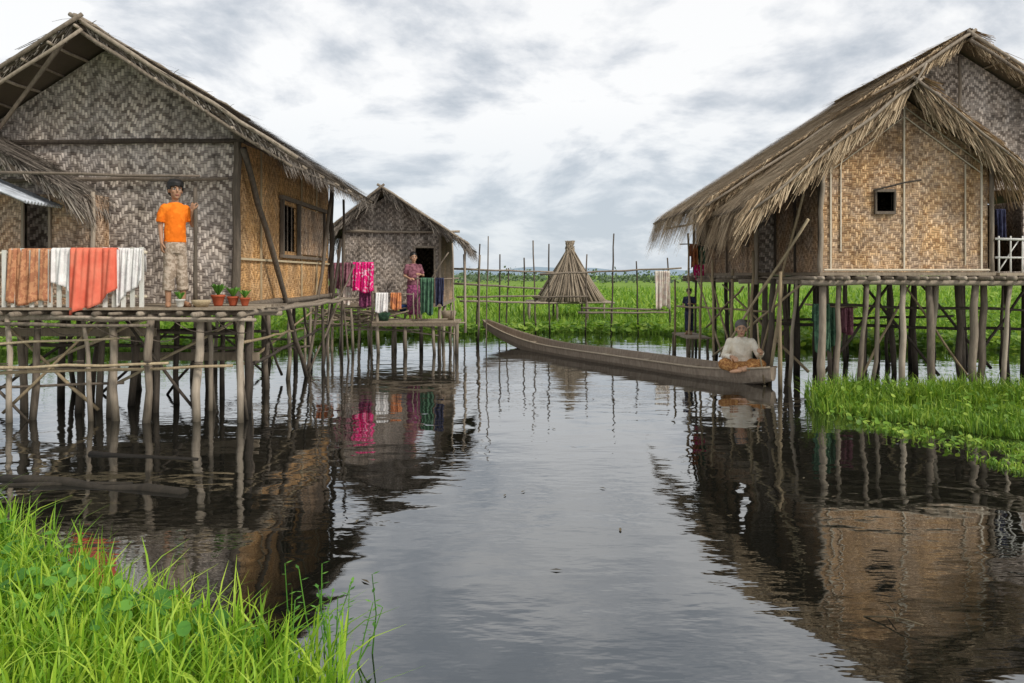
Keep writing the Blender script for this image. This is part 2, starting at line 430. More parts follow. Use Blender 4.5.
mb = MB(); mb.add([(-3000,-300,0),(3000,-300,0),(3000,4000,0),(-3000,4000,0)], [(0,1,2,3)]); mb.obj('lake_water', 'water')

t = NT('marsh_ground'); P = t.pos()
col = t.ramp(t.noise(P, .35, 6, .7), [(.3, (.07,.14,.025)), (.5, (.17,.27,.045)), (.7, (.28,.37,.08))])
M['ground'] = t.done(t.bsdf(col, .95, t.bump(t.noise(P, 5, 4), .1), .1))
def land(name, poly, z):
    mb = MB(); n = len(poly)
    mb.add([(x,y,z) for x,y in poly]+[(x,y,-.3) for x,y in poly], [tuple(range(n))]+[(i,i+n,(i+1)%n+n,(i+1)%n) for i in range(n)])
    return mb.obj(name, 'ground')
farpoly = [(-2500,17.5),(-30,17.5),(-12,16.6),(-8,17.0),(-5.6,17.6),(-4.6,19.4),(-3.6,21.6),(-1,22.3),(2,22.8),(4.2,22.0),(5.2,19.5),(6.5,18.0),(12,17.4),(30,18.5),(2500,18.5),(2500,3500),(-2500,3500)]
land('marsh_ground', farpoly, .06)
nearp = [(-12,8.0),(-6,6.3),(-4.3,5.5),(-3.42,4.95),(-2.56,4.2),(-1.73,3.66),(-1.15,3.38),(-.72,3.08),(-.45,2.5),(-.4,0),(-.4,-8),(-12,-8)]
land('grass_bank', [(-12,7.8),(-6,6.1),(-4.3,5.3),(-3.5,4.8),(-2.65,4.02),(-1.8,3.5),(-1.25,3.2),(-.82,2.9),(-.55,2.4),(-.5,0),(-.5,-8),(-12,-8)], .03)
isl = [(4.0,10.4),(3.8,9.8),(3.8,9.3),(4.1,8.9),(4.4,8.4),(4.7,7.9),(5.1,7.5),(5.6,7.3),(9.5,7.1),(9.5,10.6),(4.8,10.6)]
land('grass_islet', [(4.3,10.2),(4.2,9.8),(4.3,9.3),(4.6,8.8),(5.0,8.3),(5.6,7.8),(9.5,7.4),(9.5,10.4),(4.9,10.4)], .012)

p = scatter([(q[0], max(q[1], 1.6)) for q in nearp], 62000, .03)
p = p[(p[:,0] > -6) & (p[:,1] > 2.2)]
hn = .6+.6*np.sin(p[:,0]*3.1+1)*np.sin(p[:,1]*2.7)
blades('bank_grass', p, NR.uniform(.07,.22,len(p))*(1+.4*hn), NR.uniform(.008,.017,len(p)), 'grass', 1.0)
p2 = scatter([(-4.3,5.7),(-3.3,5.0),(-2.5,4.3),(-1.73,3.75),(-.7,3.2),(-.55,2.6),(-1.2,2.6),(-4.5,4.6)], 1500, .03)
blades('bank_grass_tall', p2, NR.uniform(.22,.38,len(p2)), NR.uniform(.007,.013,len(p2)), 'grass', 1.1)
p = scatter(isl, 34000, .01); p = p[p[:,0] < 7.6]
cl_ = np.sin(p[:,0]*4.3+1)*np.sin(p[:,1]*5.1)+.6*np.sin(p[:,0]*9+p[:,1]*7)
edge = in_poly(p[:,0]-.3, p[:,1]-.0, isl) & in_poly(p[:,0]-.1, p[:,1]-.3, isl)
keep = edge | (cl_ > .1); p = p[keep]; cl_ = cl_[keep]
hb = np.where(p[:,1] > 9.5, 1.7, .7)*(1+.4*cl_)
blades('islet_grass', p, NR.uniform(.04,.2,len(p))*hb, NR.uniform(.009,.018,len(p)), 'grass_i', 1.0)
pl = scatter([(3.7,9.6),(3.7,8.8),(4.2,7.8),(4.3,6.4),(4.2,5.7),(8,5.4),(8,7.2),(5.2,7.4),(4.3,8.7),(3.9,9.6)], 7500, .0)
k_ = (np.sin(pl[:,0]*3.7+2)*np.sin(pl[:,1]*4.4)+.5*np.sin(pl[:,0]*11)*np.sin(pl[:,1]*9+1)) > .22; pl = pl[k_]
blades('floating_weed', pl, NR.uniform(.02,.07,len(pl)), NR.uniform(.010,.02,len(pl)), 'grass_i', 1.5)
p = scatter([(q[0] if abs(q[0]) < 31 else math.copysign(22, q[0]), min(q[1], 30)) for q in farpoly], 46000, .05)
clump = .55+.45*np.sin(p[:,0]*1.3+2)*np.cos(p[:,1]*1.1)+.25*np.sin(p[:,0]*4.1)
blades('marsh_grass', p, NR.uniform(.15,.42,len(p))*(.6+.55*clump), NR.uniform(.02,.045,len(p)), 'grass_far', .8)
n = 22000; yy = 28+60*NR.random(n)**1.6; xx = NR.uniform(-.85,.85,n)*yy
blades('marsh_grass_distant', np.stack([xx,yy,0*xx+.05],1), NR.uniform(.2,.6,n), NR.uniform(.06,.12,n), 'grass_far', .7)
def round_leaves(name, P, size, mat='leaf', hgt=(.03,.16)):
    mb = MB()
    for q in P:
        h = R.uniform(*hgt); c = Vector((q[0], q[1], q[2]+h)); s = R.uniform(*size)
        nrm = Vector((R.gauss(0,.45), R.gauss(0,.45)-.25, 1)).normalized(); a = nrm.orthogonal().normalized(); a.rotate(Matrix.Rotation(R.uniform(0,6.28),3,nrm)); b = nrm.cross(a)
        ring = [c+(a*math.cos(k*math.pi/4.5)+b*math.sin(k*math.pi/4.5)*.8)*s+nrm*.25*s for k in range(9)]
        mb.add([c]+ring, [(0,i+1,(i+1)%9+1) for i in range(9)])
        e = Vector((q[0]+R.uniform(-.04,.04), q[1]+R.uniform(-.04,.04), -.02)); sd_ = Vector((.004,0,0))
        mb.add([e-sd_, e+sd_, c+sd_, c-sd_], [(0,1,2,3)])
    return mb.obj(name, mat, None, True)
P_ = scatter([(-3.4,4.9),(-2.5,4.2),(-1.73,3.65),(-.8,3.1),(-1.5,3.0),(-3.6,4.2)], 240, .06)
round_leaves('water_hyacinth', P_, (.018,.042), 'leaf', (.08,.2))
P_ = scatter([(3.8,9.3),(4.1,10.5),(7,10.5),(7,9.4),(5.2,7.8),(4.2,8.8)], 420, .0)
round_leaves('water_hyacinth', P_, (.02,.04), 'grass_i', (.03,.28))
P_ = scatter([(3.7,9.4),(3.8,8.8),(4.3,7.0),(4.3,5.9),(7,5.5),(7,7.2),(5,7.5),(4.2,9)], 420, .0)
round_leaves('water_hyacinth', P_, (.015,.04), 'grass_i', (.01,.05))
P_ = np.concatenate([scatter([(-12,16.0),(-5.6,17.0),(-4.3,19.2),(-3.4,21.0),(2,22.0),(4.5,21.3),(5.0,19.2),(6.5,17.4),(12,16.8),(12,18.6),(6,20),(4,23),(-3,22.5),(-5,19),(-12,18)], 4600, .0)])
round_leaves('water_hyacinth', P_, (.05,.10), 'grass_far', (.03,.3))
mb = MB()
for q in range(16):
    b0 = Vector((R.uniform(-1.0,-.62), R.uniform(3.1,3.45), 0)); tp = b0+Vector((R.uniform(-.08,.14), R.uniform(-.05,.1), R.uniform(.2,.42)))
    mb.tube([b0, b0.lerp(tp,.5)+Vector((R.uniform(-.02,.02),0,0)), tp], [.004,.003,.002], 5)
    for k in range(7):
        c = b0.lerp(tp, .3+.7*k/6); a = R.uniform(0,6.28); dv = Vector((math.cos(a), math.sin(a), .3))*.035; sv_ = Vector((-math.sin(a), math.cos(a), 0))*.008
        mb.add([c, c+dv*.5-sv_, c+dv, c+dv*.5+sv_], [(0,1,2,3)])
mb.obj('bank_weeds', 'leaf')

mb = MB()
for k in range(420):
    y = R.uniform(150, 300); x = R.uniform(-.8,.8)*y; H = R.uniform(1.2, 3.4)*(1.5 if R.random() < .06 else 1); W_ = R.uniform(2, 7)
    for q in range(34):
        c = Vector((x+R.gauss(0,W_*.5), y+R.gauss(0,1.5), min(abs(R.gauss(.4,.28)),1.05)*H))
        s = R.uniform(.2,.5); a = Vector((R.gauss(0,1),R.gauss(0,1),R.gauss(0,1))).normalized(); b = a.orthogonal().normalized()
        cr = a.cross(b); mb.add([c+b*s, c+cr*s*.7, c-b*s, c-cr*s*.7], [(0,1,2,3)])
mb.obj('distant_trees', 'tree')
mb = MB()
for (x, y, H, W_) in [(-.8,31,1.1,1.2),(3.2,29,.9,1.5),(5.5,27,1.1,1.6),(-7,20,1.0,1.4),(-5.6,22,1.2,1.2),(-9,19.5,1.1,1.4),(9,21,1.1,1.6),(12,22,1.3,1.8),(.5,38,1.2,2.0),(7.6,20.5,.9,1.0),(14,21,1.4,1.6),(5,45,1.4,3),(-12,20,1.5,2)]:
    for q in range(800):
        th = R.uniform(0,6.28); rr = math.sqrt(R.random())
        c = Vector((x+W_*rr*math.cos(th)*R.uniform(.7,1.1), y+W_*.6*rr*math.sin(th), min(abs(R.gauss(.45,.26)),1.0)*H*(1.15-rr*.6)+.05))
        s = R.uniform(.03,.07); a = Vector((R.gauss(0,1),R.gauss(0,1)-.4,R.gauss(0,1)+.8)).normalized(); b = a.orthogonal().normalized(); b.rotate(Matrix.Rotation(R.uniform(0,6.28),3,a))
        cr = a.cross(b); mb.add([c+b*s*1.6, c+cr*s*.6, c-b*s*1.6, c-cr*s*.6], [(0,1,2,3)])
mb.obj('marsh_shrubs', 'grass_far')
mb = MB(); xs = np.linspace(-2400,2400,90); vs = []
for x in xs:
    h = 16+9*math.sin(x*.0031+1)+5*math.sin(x*.011)+3*math.sin(x*.027)
    vs += [(x,2600,0),(x,2700,max(h,4))]
mb.add(vs, [(2*i,2*i+2,2*i+3,2*i+1) for i in range(len(xs)-1)])
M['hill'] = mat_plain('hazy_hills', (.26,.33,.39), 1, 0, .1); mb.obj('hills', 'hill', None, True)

# ------------------------------------------------------------------ HOUSE 1 (left)
h1 = empty('stilt_house'); FZ = 1.33
mb = MB()
mb.prism_y([(-7.0,FZ),(-3.62,FZ),(-3.62,3.62),(-5.29,4.70),(-7.0,3.58)], 10.0, 10.04); mb.obj('gable_wall', 'weave_grey', h1)
mb = MB(); wall_x(mb, -3.66, -3.62, 10.04, 14.95, FZ, 3.66, [(11.85,12.75,2.08,2.82)]); mb.obj('side_wall', 'weave_orange', h1)
mb = MB(); mb.box(-7.0,-6.96,10.04,14.95,FZ,3.6); mb.prism_y([(-7.0,FZ),(-3.62,FZ),(-3.62,3.62),(-5.29,4.70),(-7.0,3.58)], 14.96, 15.0); mb.obj('rear_walls', 'weave_grey', h1)
mb = MB()
mb.box(-3.60,-3.55,11.80,11.87,2.02,2.88); mb.box(-3.60,-3.55,12.73,12.80,2.02,2.88); mb.box(-3.60,-3.54,11.74,14.7,2.88,2.94); mb.box(-3.60,-3.55,11.78,14.6,1.97,2.02)
mb.box(-3.60,-3.56,14.45,14.52,2.02,2.88)
mb.obj('window_frame', 'pole_dark', h1)
mb = MB(); mb.box(-3.612,-3.585,12.82,14.4,2.05,2.85); mb.obj('window_shutter', 'weave_tan2', h1)
mb = MB()
for q in (12.05,12.27,12.5): mb.tube([(-3.63,q,2.08),(-3.63,q,2.82)], .012, 6)
mb.obj('window_bars', 'pole_dark', h1)
mb = MB()
for a, b, r in [((-3.6,9.94,FZ-.15),(-3.6,9.95,3.62),.055),
                ((-7.1,9.93,3.42),(-3.5,9.93,3.46),.034),((-7.1,9.9,2.93),(-3.7,9.9,2.96),.026),
                ((-3.56,15.0,FZ-.2),(-3.56,15.0,3.6),.05),
                ((-3.57,9.9,3.5),(-3.57,15.3,3.5),.04),
                ((-5.5,9.3,4.55),(-6.9,9.7,3.1),.025)]:
    mb.pole(a, b, r)
mb.obj('wall_frame_poles', 'pole_dark', h1)
mb = MB()
for y in (10.9, 13.0, 14.0): mb.box(-3.615,-3.595,y,y+.035,FZ,3.5)
for z in (1.9,): mb.box(-3.594,-3.58,10.05,14.9,z,z+.03)
mb.obj('side_battens', 'bamboo', h1)
rx, rz, ex, ez = -5.29, 4.78, -2.80, 3.19; lx, lz = -7.85, 3.14; yf, yb = 9.3, 15.2
mb = MB()
mb.slab((ex,yf,ez),(ex,yb,ez),(rx,yb,rz),(rx,yf,rz), .035)
mb.slab((rx,yf-.08,rz),(rx,yb,rz),(lx,yb,lz),(lx,yf-.08,lz), .035)
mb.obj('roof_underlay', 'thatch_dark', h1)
thatch('roof_thatch_right', (ex,yf,ez), (ex,yb,ez), (rx,yf,rz), 'thatch_grey', h1, 300, hang=.05)
thatch('roof_thatch_left', (lx,yf-.08,lz), (lx,yb,lz), (rx,yf-.08,rz), 'thatch_grey', h1, 200, hang=.06)
verge('verge_right', (rx,yf,rz), (ex,yf,ez), (0,-1,0), 'thatch_grey', h1, .10, 300)
verge('verge_left', (rx,yf-.08,rz), (lx,yf-.08,lz), (0,-1,0), 'thatch_grey', h1, .10, 300)
mb = MB()
mb.pole((rx-.10,yf-.05,rz+.10),(ex+.18,yf-.02,ez-.06),.026); mb.pole((rx-.08,yf-.02,rz-.04),(ex+.1,yf+.02,ez-.16),.024)
mb.pole((rx+.10,yf-.13,rz+.07),(lx,yf-.11,lz+.0),.026); mb.pole((rx+.08,yf-.1,rz-.10),(lx,yf-.1,lz-.16),.022)
mb.pole((rx,yf-.12,rz+.05),(rx,yb+.1,rz+.05),.035)
for k in range(6):
    y = 10.2+k*.95; mb.pole((rx,y,rz-.07),(ex+.04,y,ez-.07),.025)
for k in range(9):
    t_ = k/8
    mb.pole((rx+(lx-rx)*t_,yf-.12,rz+(lz-rz)*t_-.06),(rx+(lx-rx)*t_,12,rz+(lz-rz)*t_-.06),.018)
    mb.pole((rx+(ex-rx)*t_,yf-.04,rz+(ez-rz)*t_-.09),(rx+(ex-rx)*t_,yb+.1,rz+(ez-rz)*t_-.09),.018)
mb.obj('roof_poles', 'pole', h1, True)
mb = MB(); wall_y(mb, 9.62, 9.66, -8.0, -5.3, FZ, 2.72, [(-6.17,-5.86,1.95,2.62)]); mb.box(-5.34,-5.30,9.66,9.99,FZ,2.72); mb.obj('annex_wall', 'weave_tan2', h1)
mb = MB(); mb.slab((-5.3,9.1,2.62),(-5.3,9.98,2.62),(-8.2,9.98,4.3),(-8.2,9.1,4.3), .05)
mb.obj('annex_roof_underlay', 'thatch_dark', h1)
thatch('annex_thatch', (-5.3,9.1,2.66), (-5.3,9.98,2.66), (-7.6,9.1,4.0), 'thatch_grey', h1, 500, hang=.1)
verge('annex_verge', (-7.6,9.1,4.0), (-5.3,9.1,2.66), (0,-1,0), 'thatch_grey', h1, .2, 350)
mb = MB(); vs = []; nxx = 60
for i in range(nxx+1):
    yv = 8.75+.75*i/nxx; zz = .018*math.sin(i*1.3)
    vs += [(-5.62,yv,2.54+zz),(-7.4,yv,3.30+zz)]
mb.add(vs, [(2*i,2*i+1,2*i+3,2*i+2) for i in range(nxx)]); o_ = mb.obj('corrugated_sheet', 'metal', h1, True)
md_ = o_.modifiers.new('t','SOLIDIFY'); md_.thickness = .012
mb = MB(); mb.box(-6.2,-6.17,9.59,9.67,1.9,2.66); mb.box(-5.86,-5.83,9.59,9.67,1.9,2.66); mb.box(-6.17,-5.86,9.59,9.67,2.62,2.66)
mb.pole((-5.3,9.6,FZ),(-5.3,9.6,2.75),.03); mb.pole((-6.6,9.0,FZ),(-6.6,9.0,2.9),.03); mb.obj('annex_frame', 'pole', h1)
mb = MB()
y = 8.62
while y < 9.98:
    mb.box(-8.0, -3.02+R.uniform(-.05,.05), y, y+.125, FZ-.03, FZ-R.uniform(0,.008)); y += .135
mb.obj('deck_planks', 'plank', h1)
mb = MB(); mb.box(-6.98,-3.56,10.0,15.0,FZ-.05,FZ-.002); mb.obj('house_floor', 'plank', h1)
mb = MB()
for k in range(19): x = -7.2+k*.23+R.uniform(-.03,.03); mb.pole((x,8.5+R.uniform(-.1,.07),FZ-.06-R.uniform(0,.02)),(x,15.1,FZ-.085),R.uniform(.018,.03))
for y in (8.75,9.9,12.4,14.8): mb.pole((-8,y,FZ-.13),(-3.0 if y < 10 else -3.35,y,FZ-.13),.035)
mb.pole((-3.52,9.7,FZ-.03),(-3.52,15.3,FZ-.03),.045)
mb.pole((-7.5,8.6,FZ-.17),(-4.1,8.58,FZ-.20),.022); mb.pole((-5.2,8.56,FZ-.11),(-2.9,8.6,FZ-.14),.02)
mb.obj('floor_joists', 'pole', h1, True)
mb = MB(); mbd = MB()
for i_, (x, y) in enumerate([(-6.6,8.75),(-5.80,8.72),(-5.55,8.9),(-4.98,8.8),(-4.66,8.85),(-4.13,8.7),(-3.63,8.85),(-3.12,8.8),
             (-5.3,9.3),(-4.4,9.4),(-3.8,9.5),(-3.25,9.4),(-6.0,9.3),(-5.75,10.6),(-5.0,10.5),(-4.1,10.7),(-3.6,10.5),
             (-6.9,9.95),(-6.3,9.9),(-5.4,10.0),(-4.9,9.9),(-4.4,10),(-3.62,9.98),(-3.85,9.6),(-4.75,9.1),(-5.15,9.6),(-6.2,10.5),(-4.55,10.4),
             (-7,12.4),(-6.1,12.3),(-5.2,12.5),(-4.3,12.4),(-3.58,12.3),(-3.6,11.2),(-7,14.8),(-5.9,14.7),(-4.8,14.9),(-4.2,14.6),(-3.55,14.8),(-3.4,13.6),(-5.6,11.2),(-4.6,11.3),(-6.5,11.1),(-6.4,13.5),(-5.3,13.6),(-4.4,13.5)]):
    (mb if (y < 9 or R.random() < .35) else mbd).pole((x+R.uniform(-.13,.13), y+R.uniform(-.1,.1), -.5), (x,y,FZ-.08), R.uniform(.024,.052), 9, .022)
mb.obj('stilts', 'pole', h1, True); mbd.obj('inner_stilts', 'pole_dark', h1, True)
mb = MB()
for a, b, r in [((-6.6,8.62,.62),(-3.9,8.62,.70),.018),((-6.6,8.66,.55),(-3.2,8.7,.66),.018),((-6.4,9.8,.4),(-4.2,8.8,1.2),.02),((-5.2,9.8,.25),(-3.6,9.9,1.1),.02),
                ((-5.9,8.8,.1),(-4.8,8.9,1.2),.018),((-6.3,8.7,.9),(-4.4,8.75,.98),.016),((-4.9,9.0,.1),(-6.1,9.0,1.2),.02),
                ((-4.2,11.8,.3),(-3.5,14.2,1.2),.02),((-3.2,9.0,.9),(-3.5,12.8,.8),.018)]: mb.pole(a,b,r)
mb.obj('brace_bamboos', 'bamboo', h1, True)
mb = MB()
for a, b, r in [((-6.8,9.9,.8),(-3.5,9.9,.75),.025),((-3.7,8.9,.1),(-4.6,9.0,1.2),.018),((-3.5,10.2,.5),(-3.5,14.6,.75),.022),((-3.7,12.2,.1),(-3.45,10.4,1.25),.02),((-6.5,11.3,.9),(-3.5,11.4,.85),.025),
                ((-6.9,10.0,.1),(-5.3,9.9,1.2),.02),((-4.9,10.8,.0),(-3.7,10.0,1.2),.02),((-6.8,9.3,1.05),(-3.4,9.35,.98),.022),((-6.0,12.4,.7),(-3.5,12.4,.65),.022),((-7,8.9,.35),(-4.6,9.0,.42),.018),
                ((-3.1,8.9,.0),(-3.6,9.8,1.2),.018),((-5.9,10.9,.0),(-4.6,10.9,1.2),.02),((-4.2,13.0,.0),(-5.6,13.1,1.2),.02),((-3.9,14.8,.0),(-3.4,12.4,1.2),.02),((-6.7,8.8,1.1),(-5.6,8.8,.0),.018),((-5.0,12.6,.4),(-3.4,12.8,.5),.02)]: mb.pole(a,b,r)
for q in range(7):
    x = -6.4+q*.5; mb.rope((x,8.68,1.2),(x+R.uniform(.3,.8),8.74,R.uniform(.9,1.2)),R.uniform(.05,.16))
for (x, y, z) in [(-5.8,8.70,.66),(-4.98,8.78,.68),(-4.13,8.68,.69),(-3.63,8.83,.66)]:
    for j in range(4): mb.tube([(x-.06,y-.05,z-.03+j*.018),(x,y-.075,z-.02+j*.018),(x+.06,y-.05,z-.03+j*.02)], .006, 5)
mb.obj('cross_beams', 'pole_dark', h1, True)
mb = MB(); mb.box(-6.7,-4.3,9.15,9.19,.96,1.06); mb.box(-5.4,-3.4,10.2,10.23,.55,.66); mb.box(-6.9,-5.0,9.55,9.70,.50,.53); mb.obj('underfloor_planks', 'plank', h1)
mb = MB()
mb.pole((-3.50,9.9,3.35),(-3.42,12.9,-.3),.04); mb.pole((-3.38,14.3,3.3),(-3.62,13.3,-.3),.032); mb.pole((-3.36,14.9,2.4),(-3.5,13.9,-.3),.028)
mb.pole((-3.35,15.1,3.2),(-3.3,14.7,-.3),.022); mb.pole((-3.6,13.0,-.3),(-3.1,14.9,1.9),.02); mb.pole((-3.2,15.0,-.3),(-3.45,15.0,2.2),.02)
mb.obj('leaning_props', 'pole_dark', h1, True)
mb = MB()
mb.pole((-7.2,8.74,1.955),(-4.2,8.74,1.96),.022); mb.pole((-7.2,8.74,1.45),(-4.2,8.74,1.45),.018)
mb.obj('railing_rails', 'batten', h1, True)
mb = MB(); x = -7.1
while x < -4.2: mb.box(x,x+.045,8.69,8.715,FZ,2.0+R.uniform(-.02,.02)); x += .105
mb.obj('railing_pickets', 'white_wood', h1)
mb = MB(); mb.pole((-3.70,8.88,FZ),(-3.705,8.88,2.72),.024,9,.004); mb.pole((-6.3,9.0,2.92),(-3.66,8.9,2.86),.018); mb.obj('porch_post', 'pole_dark', h1, True)

M['c_brown'] = mat_cloth('printed_brown_cloth', (.55,.27,.14), (.40,.17,.09), 20)
M['c_white'] = mat_cloth('white_cloth', (.86,.83,.80), (.74,.70,.68), 10)
M['c_red'] = mat_cloth('coral_cloth', (.80,.15,.09), (.72,.22,.14), 5, (.3,.7))
M['c_maroon'] = mat_cloth('maroon_cloth', (.30,.13,.16), (.18,.07,.09), 14)
M['c_magenta'] = mat_cloth('magenta_cloth', (.78,.02,.20), (.85,.5,.6), 18, (.56,.6))
M['c_cream'] = mat_cloth('cream_cloth', (.80,.74,.64), (.72,.6,.52), 8)
M['c_orange'] = mat_cloth('faded_orange_cloth', (.65,.25,.10), (.4,.15,.08), 8)
cloth('hanging_laundry', -5.76,-5.28,8.72,1.985,1.38,'c_brown', None, 4, .025)
cloth('hanging_laundry', -5.26,-4.90,8.71,1.99,1.52,'c_white', None, 3, .02, .5)
cloth('hanging_laundry', -5.02,-4.50,8.66,1.99,1.36,'c_red', None, 3, .03, -.5)
cloth('hanging_laundry', -4.52,-4.22,8.72,1.99,1.50,'c_white', None, 4, .02, -.6)

def potted(x, y, z, s, mat='terrac', n=34):
    e = empty('potted_plant'); mb = MB()
    mb.loft([(x,y,z,.05*s,.05*s),(x,y,z+.02*s,.055*s,.055*s),(x,y,z+.11*s,.078*s,.078*s),(x,y,z+.115*s,.088*s,.088*s),(x,y,z+.14*s,.088*s,.088*s),(x,y,z+.138*s,.07*s,.07*s),(x,y,z+.12*s,.068*s,.068*s)]); mb.obj('pot', mat, e, True)
    mb = MB()
    for k in range(n):
        a = R.uniform(0,6.28); l = R.uniform(.08,.2)*s; tp = Vector((x+math.cos(a)*l*.6, y+math.sin(a)*l*.6, z+.13*s+l*.8)); b0 = Vector((x,y,z+.12*s)); sdv = Vector((-math.sin(a),math.cos(a),0))*.02*s
        md = b0.lerp(tp,.6)+Vector((0,0,.03*s)); mb.add([b0, md-sdv, tp, md+sdv], [(0,1,2,3)])
    mb.obj('leaves', 'leaf', e)
M['whitepot'] = mat_plain('white_pot', (.62,.60,.55), .6)
potted(-3.52,9.1,FZ,.95,'terrac'); potted(-3.36,9.15,FZ,.8,'terrac'); potted(-3.82,8.74,FZ,.65,'whitepot'); potted(-3.2,9.1,FZ,.7,'terrac')
e = empty('wicker_basket'); mb = MB(); mb.loft([(-3.6,8.8,FZ,.07,.07),(-3.6,8.8,FZ+.05,.10,.10),(-3.6,8.8,FZ+.08,.11,.11),(-3.6,8.8,FZ+.078,.095,.095),(-3.6,8.8,FZ+.04,.08,.08)]); mb.obj('basket','bamboo',e,True)

# ------------------------------------------------------------------ HOUSE 2 (middle)
h2 = empty('stilt_house'); F2 = 1.05
mb = MB(); y0 = 17.5
wall_y(mb, y0, y0+.04, -3.85, -1.66, F2, 2.72, [(-2.22,-1.80,F2+.02,2.32)])
mb.prism_y([(-3.85,2.72),(-1.66,2.72),(-1.66,2.78),(-2.9,3.52),(-3.85,2.86)], y0, y0+.04)
mb.box(-3.85,-3.81,17.54,21.4,F2,2.8); mb.box(-3.85,-1.66,21.4,21.44,F2,2.75); mb.obj('walls', 'weave_grey2', h2)
mb = MB(); mb.box(-1.70,-1.66,17.54,21.4,F2,2.72); mb.obj('side_wall', 'weave_tan2', h2)
mb = MB()
mb.slab((-1.0,17.0,2.36),(-1.0,21.8,2.36),(-2.92,21.8,3.63),(-2.92,17.0,3.63),.04); mb.slab((-2.92,17.0,3.63),(-2.92,21.8,3.63),(-4.2,21.8,2.62),(-4.2,17.0,2.62),.04)
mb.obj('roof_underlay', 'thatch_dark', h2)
thatch('roof_thatch_right', (-1.0,17.0,2.36),(-1.0,21.8,2.36),(-2.92,17.0,3.63),'thatch_grey',h2,200,hang=.1,w=(.018,.03))
thatch('roof_thatch_left', (-4.2,17.0,2.62),(-4.2,21.8,2.62),(-2.92,17.0,3.63),'thatch_grey',h2,200,hang=.1,w=(.018,.03))
verge('verge_right', (-2.92,17,3.66),(-1.0,17,2.4),(0,-1,0),'thatch_grey',h2,.30,300); verge('verge_left', (-2.92,17,3.66),(-4.2,17,2.62),(0,-1,0),'thatch_grey',h2,.30,300)
mb = MB()
mb.pole((-3.0,16.9,3.72),(-.95,16.9,2.38),.028); mb.pole((-2.84,16.9,3.72),(-4.3,16.9,2.58),.028)
mb.pole((-3.9,17.44,2.70),(-1.2,17.44,2.70),.03); mb.pole((-1.66,17.46,F2-.1),(-1.66,17.46,2.75),.035); mb.pole((-3.86,17.46,F2-.1),(-3.86,17.46,2.8),.035)
mb.box(-2.26,-2.22,17.45,17.52,F2,2.36); mb.box(-1.80,-1.76,17.45,17.52,F2,2.36); mb.box(-2.22,-1.80,17.45,17.52,2.32,2.36)
mb.pole((-1.05,17.1,.4),(-1.05,17.1,2.45),.03); mb.pole((-.85,19,0),(-.8,19,2.2),.025); mb.pole((-.6,17.6,-.3),(-.55,17.6,2.6),.015); mb.pole((-1.25,16.6,-.3),(-1.3,16.6,2.4),.018)
mb.pole((-1.4,16.8,2.2),(-2.4,16.7,.7),.015)
mb.obj('frame_poles', 'pole', h2, True)
mb = MB(); mb.box(-3.95,-1.6,17.3,21.5,F2-.08,F2-.003)
y = 16.3
while y < 17.3: mb.box(-3.0,-1.15,y,y+.12,.66,.70); y += .13
mb.box(-3.0,-1.2,16.25,16.29,.60,.655)
mb.box(-2.9,-2.2,16.9,17.25,.85,.89); mb.obj('floors', 'plank', h2)
mb = MB()
for x, y, z in [(-3.9,17.4,F2),(-3.3,17.4,F2),(-2.7,17.4,F2),(-2.1,17.4,F2),(-1.65,17.4,F2),(-3.9,19.3,F2),(-2.7,19.3,F2),(-1.7,19.3,F2),(-3.9,21.2,F2),(-1.7,21.2,F2),(-2.95,16.35,1.5),(-2.3,16.35,.66),(-1.7,16.35,.66),(-1.18,16.35,.68),(-4.4,16.6,1.9),(-3.05,16.6,1.9),(-3.5,16.5,1.0),(-2.6,16.7,.66),(-1.4,17.0,.66)]:
    mb.pole((x+R.uniform(-.08,.08),y,-.4),(x,y,z-.03),R.uniform(.025,.045))
mb.pole((-4.6,16.6,1.93),(-2.95,16.6,1.97),.015); mb.pole((-4.5,16.75,1.45),(-2.9,16.7,1.42),.015)
mb.pole((-3.0,16.32,1.30),(-2.1,16.32,1.28),.014); mb.pole((-2.12,16.32,.68),(-2.12,16.32,1.32),.016); mb.pole((-2.98,16.32,.68),(-2.98,16.32,1.34),.016)
for q in range(7): mb.pole((-3.9+q*.2,17.0,R.uniform(.3,.9)),(-2.2+q*.2,16.5,R.uniform(.3,.8)),.018)
mb.obj('stilts', 'pole', h2, True)
cloth('hanging_laundry', -3.93,-3.50,16.6,1.95,1.42,'c_maroon',None,3,.03); cloth('hanging_laundry', -3.47,-3.02,16.58,1.96,1.33,'c_magenta',None,3,.03)
cloth('hanging_laundry', -4.2,-3.95,16.6,1.93,1.6,'c_maroon',None,2,.02)
cloth('hanging_laundry', -3.85,-3.55,16.74,1.44,1.05,'c_cream',None,2,.03); cloth('hanging_laundry', -4.3,-3.95,16.74,1.44,1.1,'c_orange',None,2,.03); cloth('hanging_laundry', -3.35,-3.1,16.7,1.43,1.0,'pinkl',None,2,.03)
cloth('hanging_laundry', -2.92,-2.66,16.31,1.30,.90,'c_white',None,2,.02); cloth('hanging_laundry', -2.60,-2.38,16.31,1.30,.95,'c_orange',None,2,.02)
cloth('hanging_laundry', -1.98,-1.70,16.5,1.62,.85,'greenc',None,3,.04); cloth('hanging_laundry', -1.66,-1.48,16.5,1.62,1.05,'navy',None,2,.03)
mb = MB(); mb.pole((-2.1,16.5,1.62),(-1.15,16.5,1.63),.014); mb.pole((-2.05,16.5,.7),(-2.05,16.5,1.68),.014); mb.obj('clothes_rail','pole',None,True)
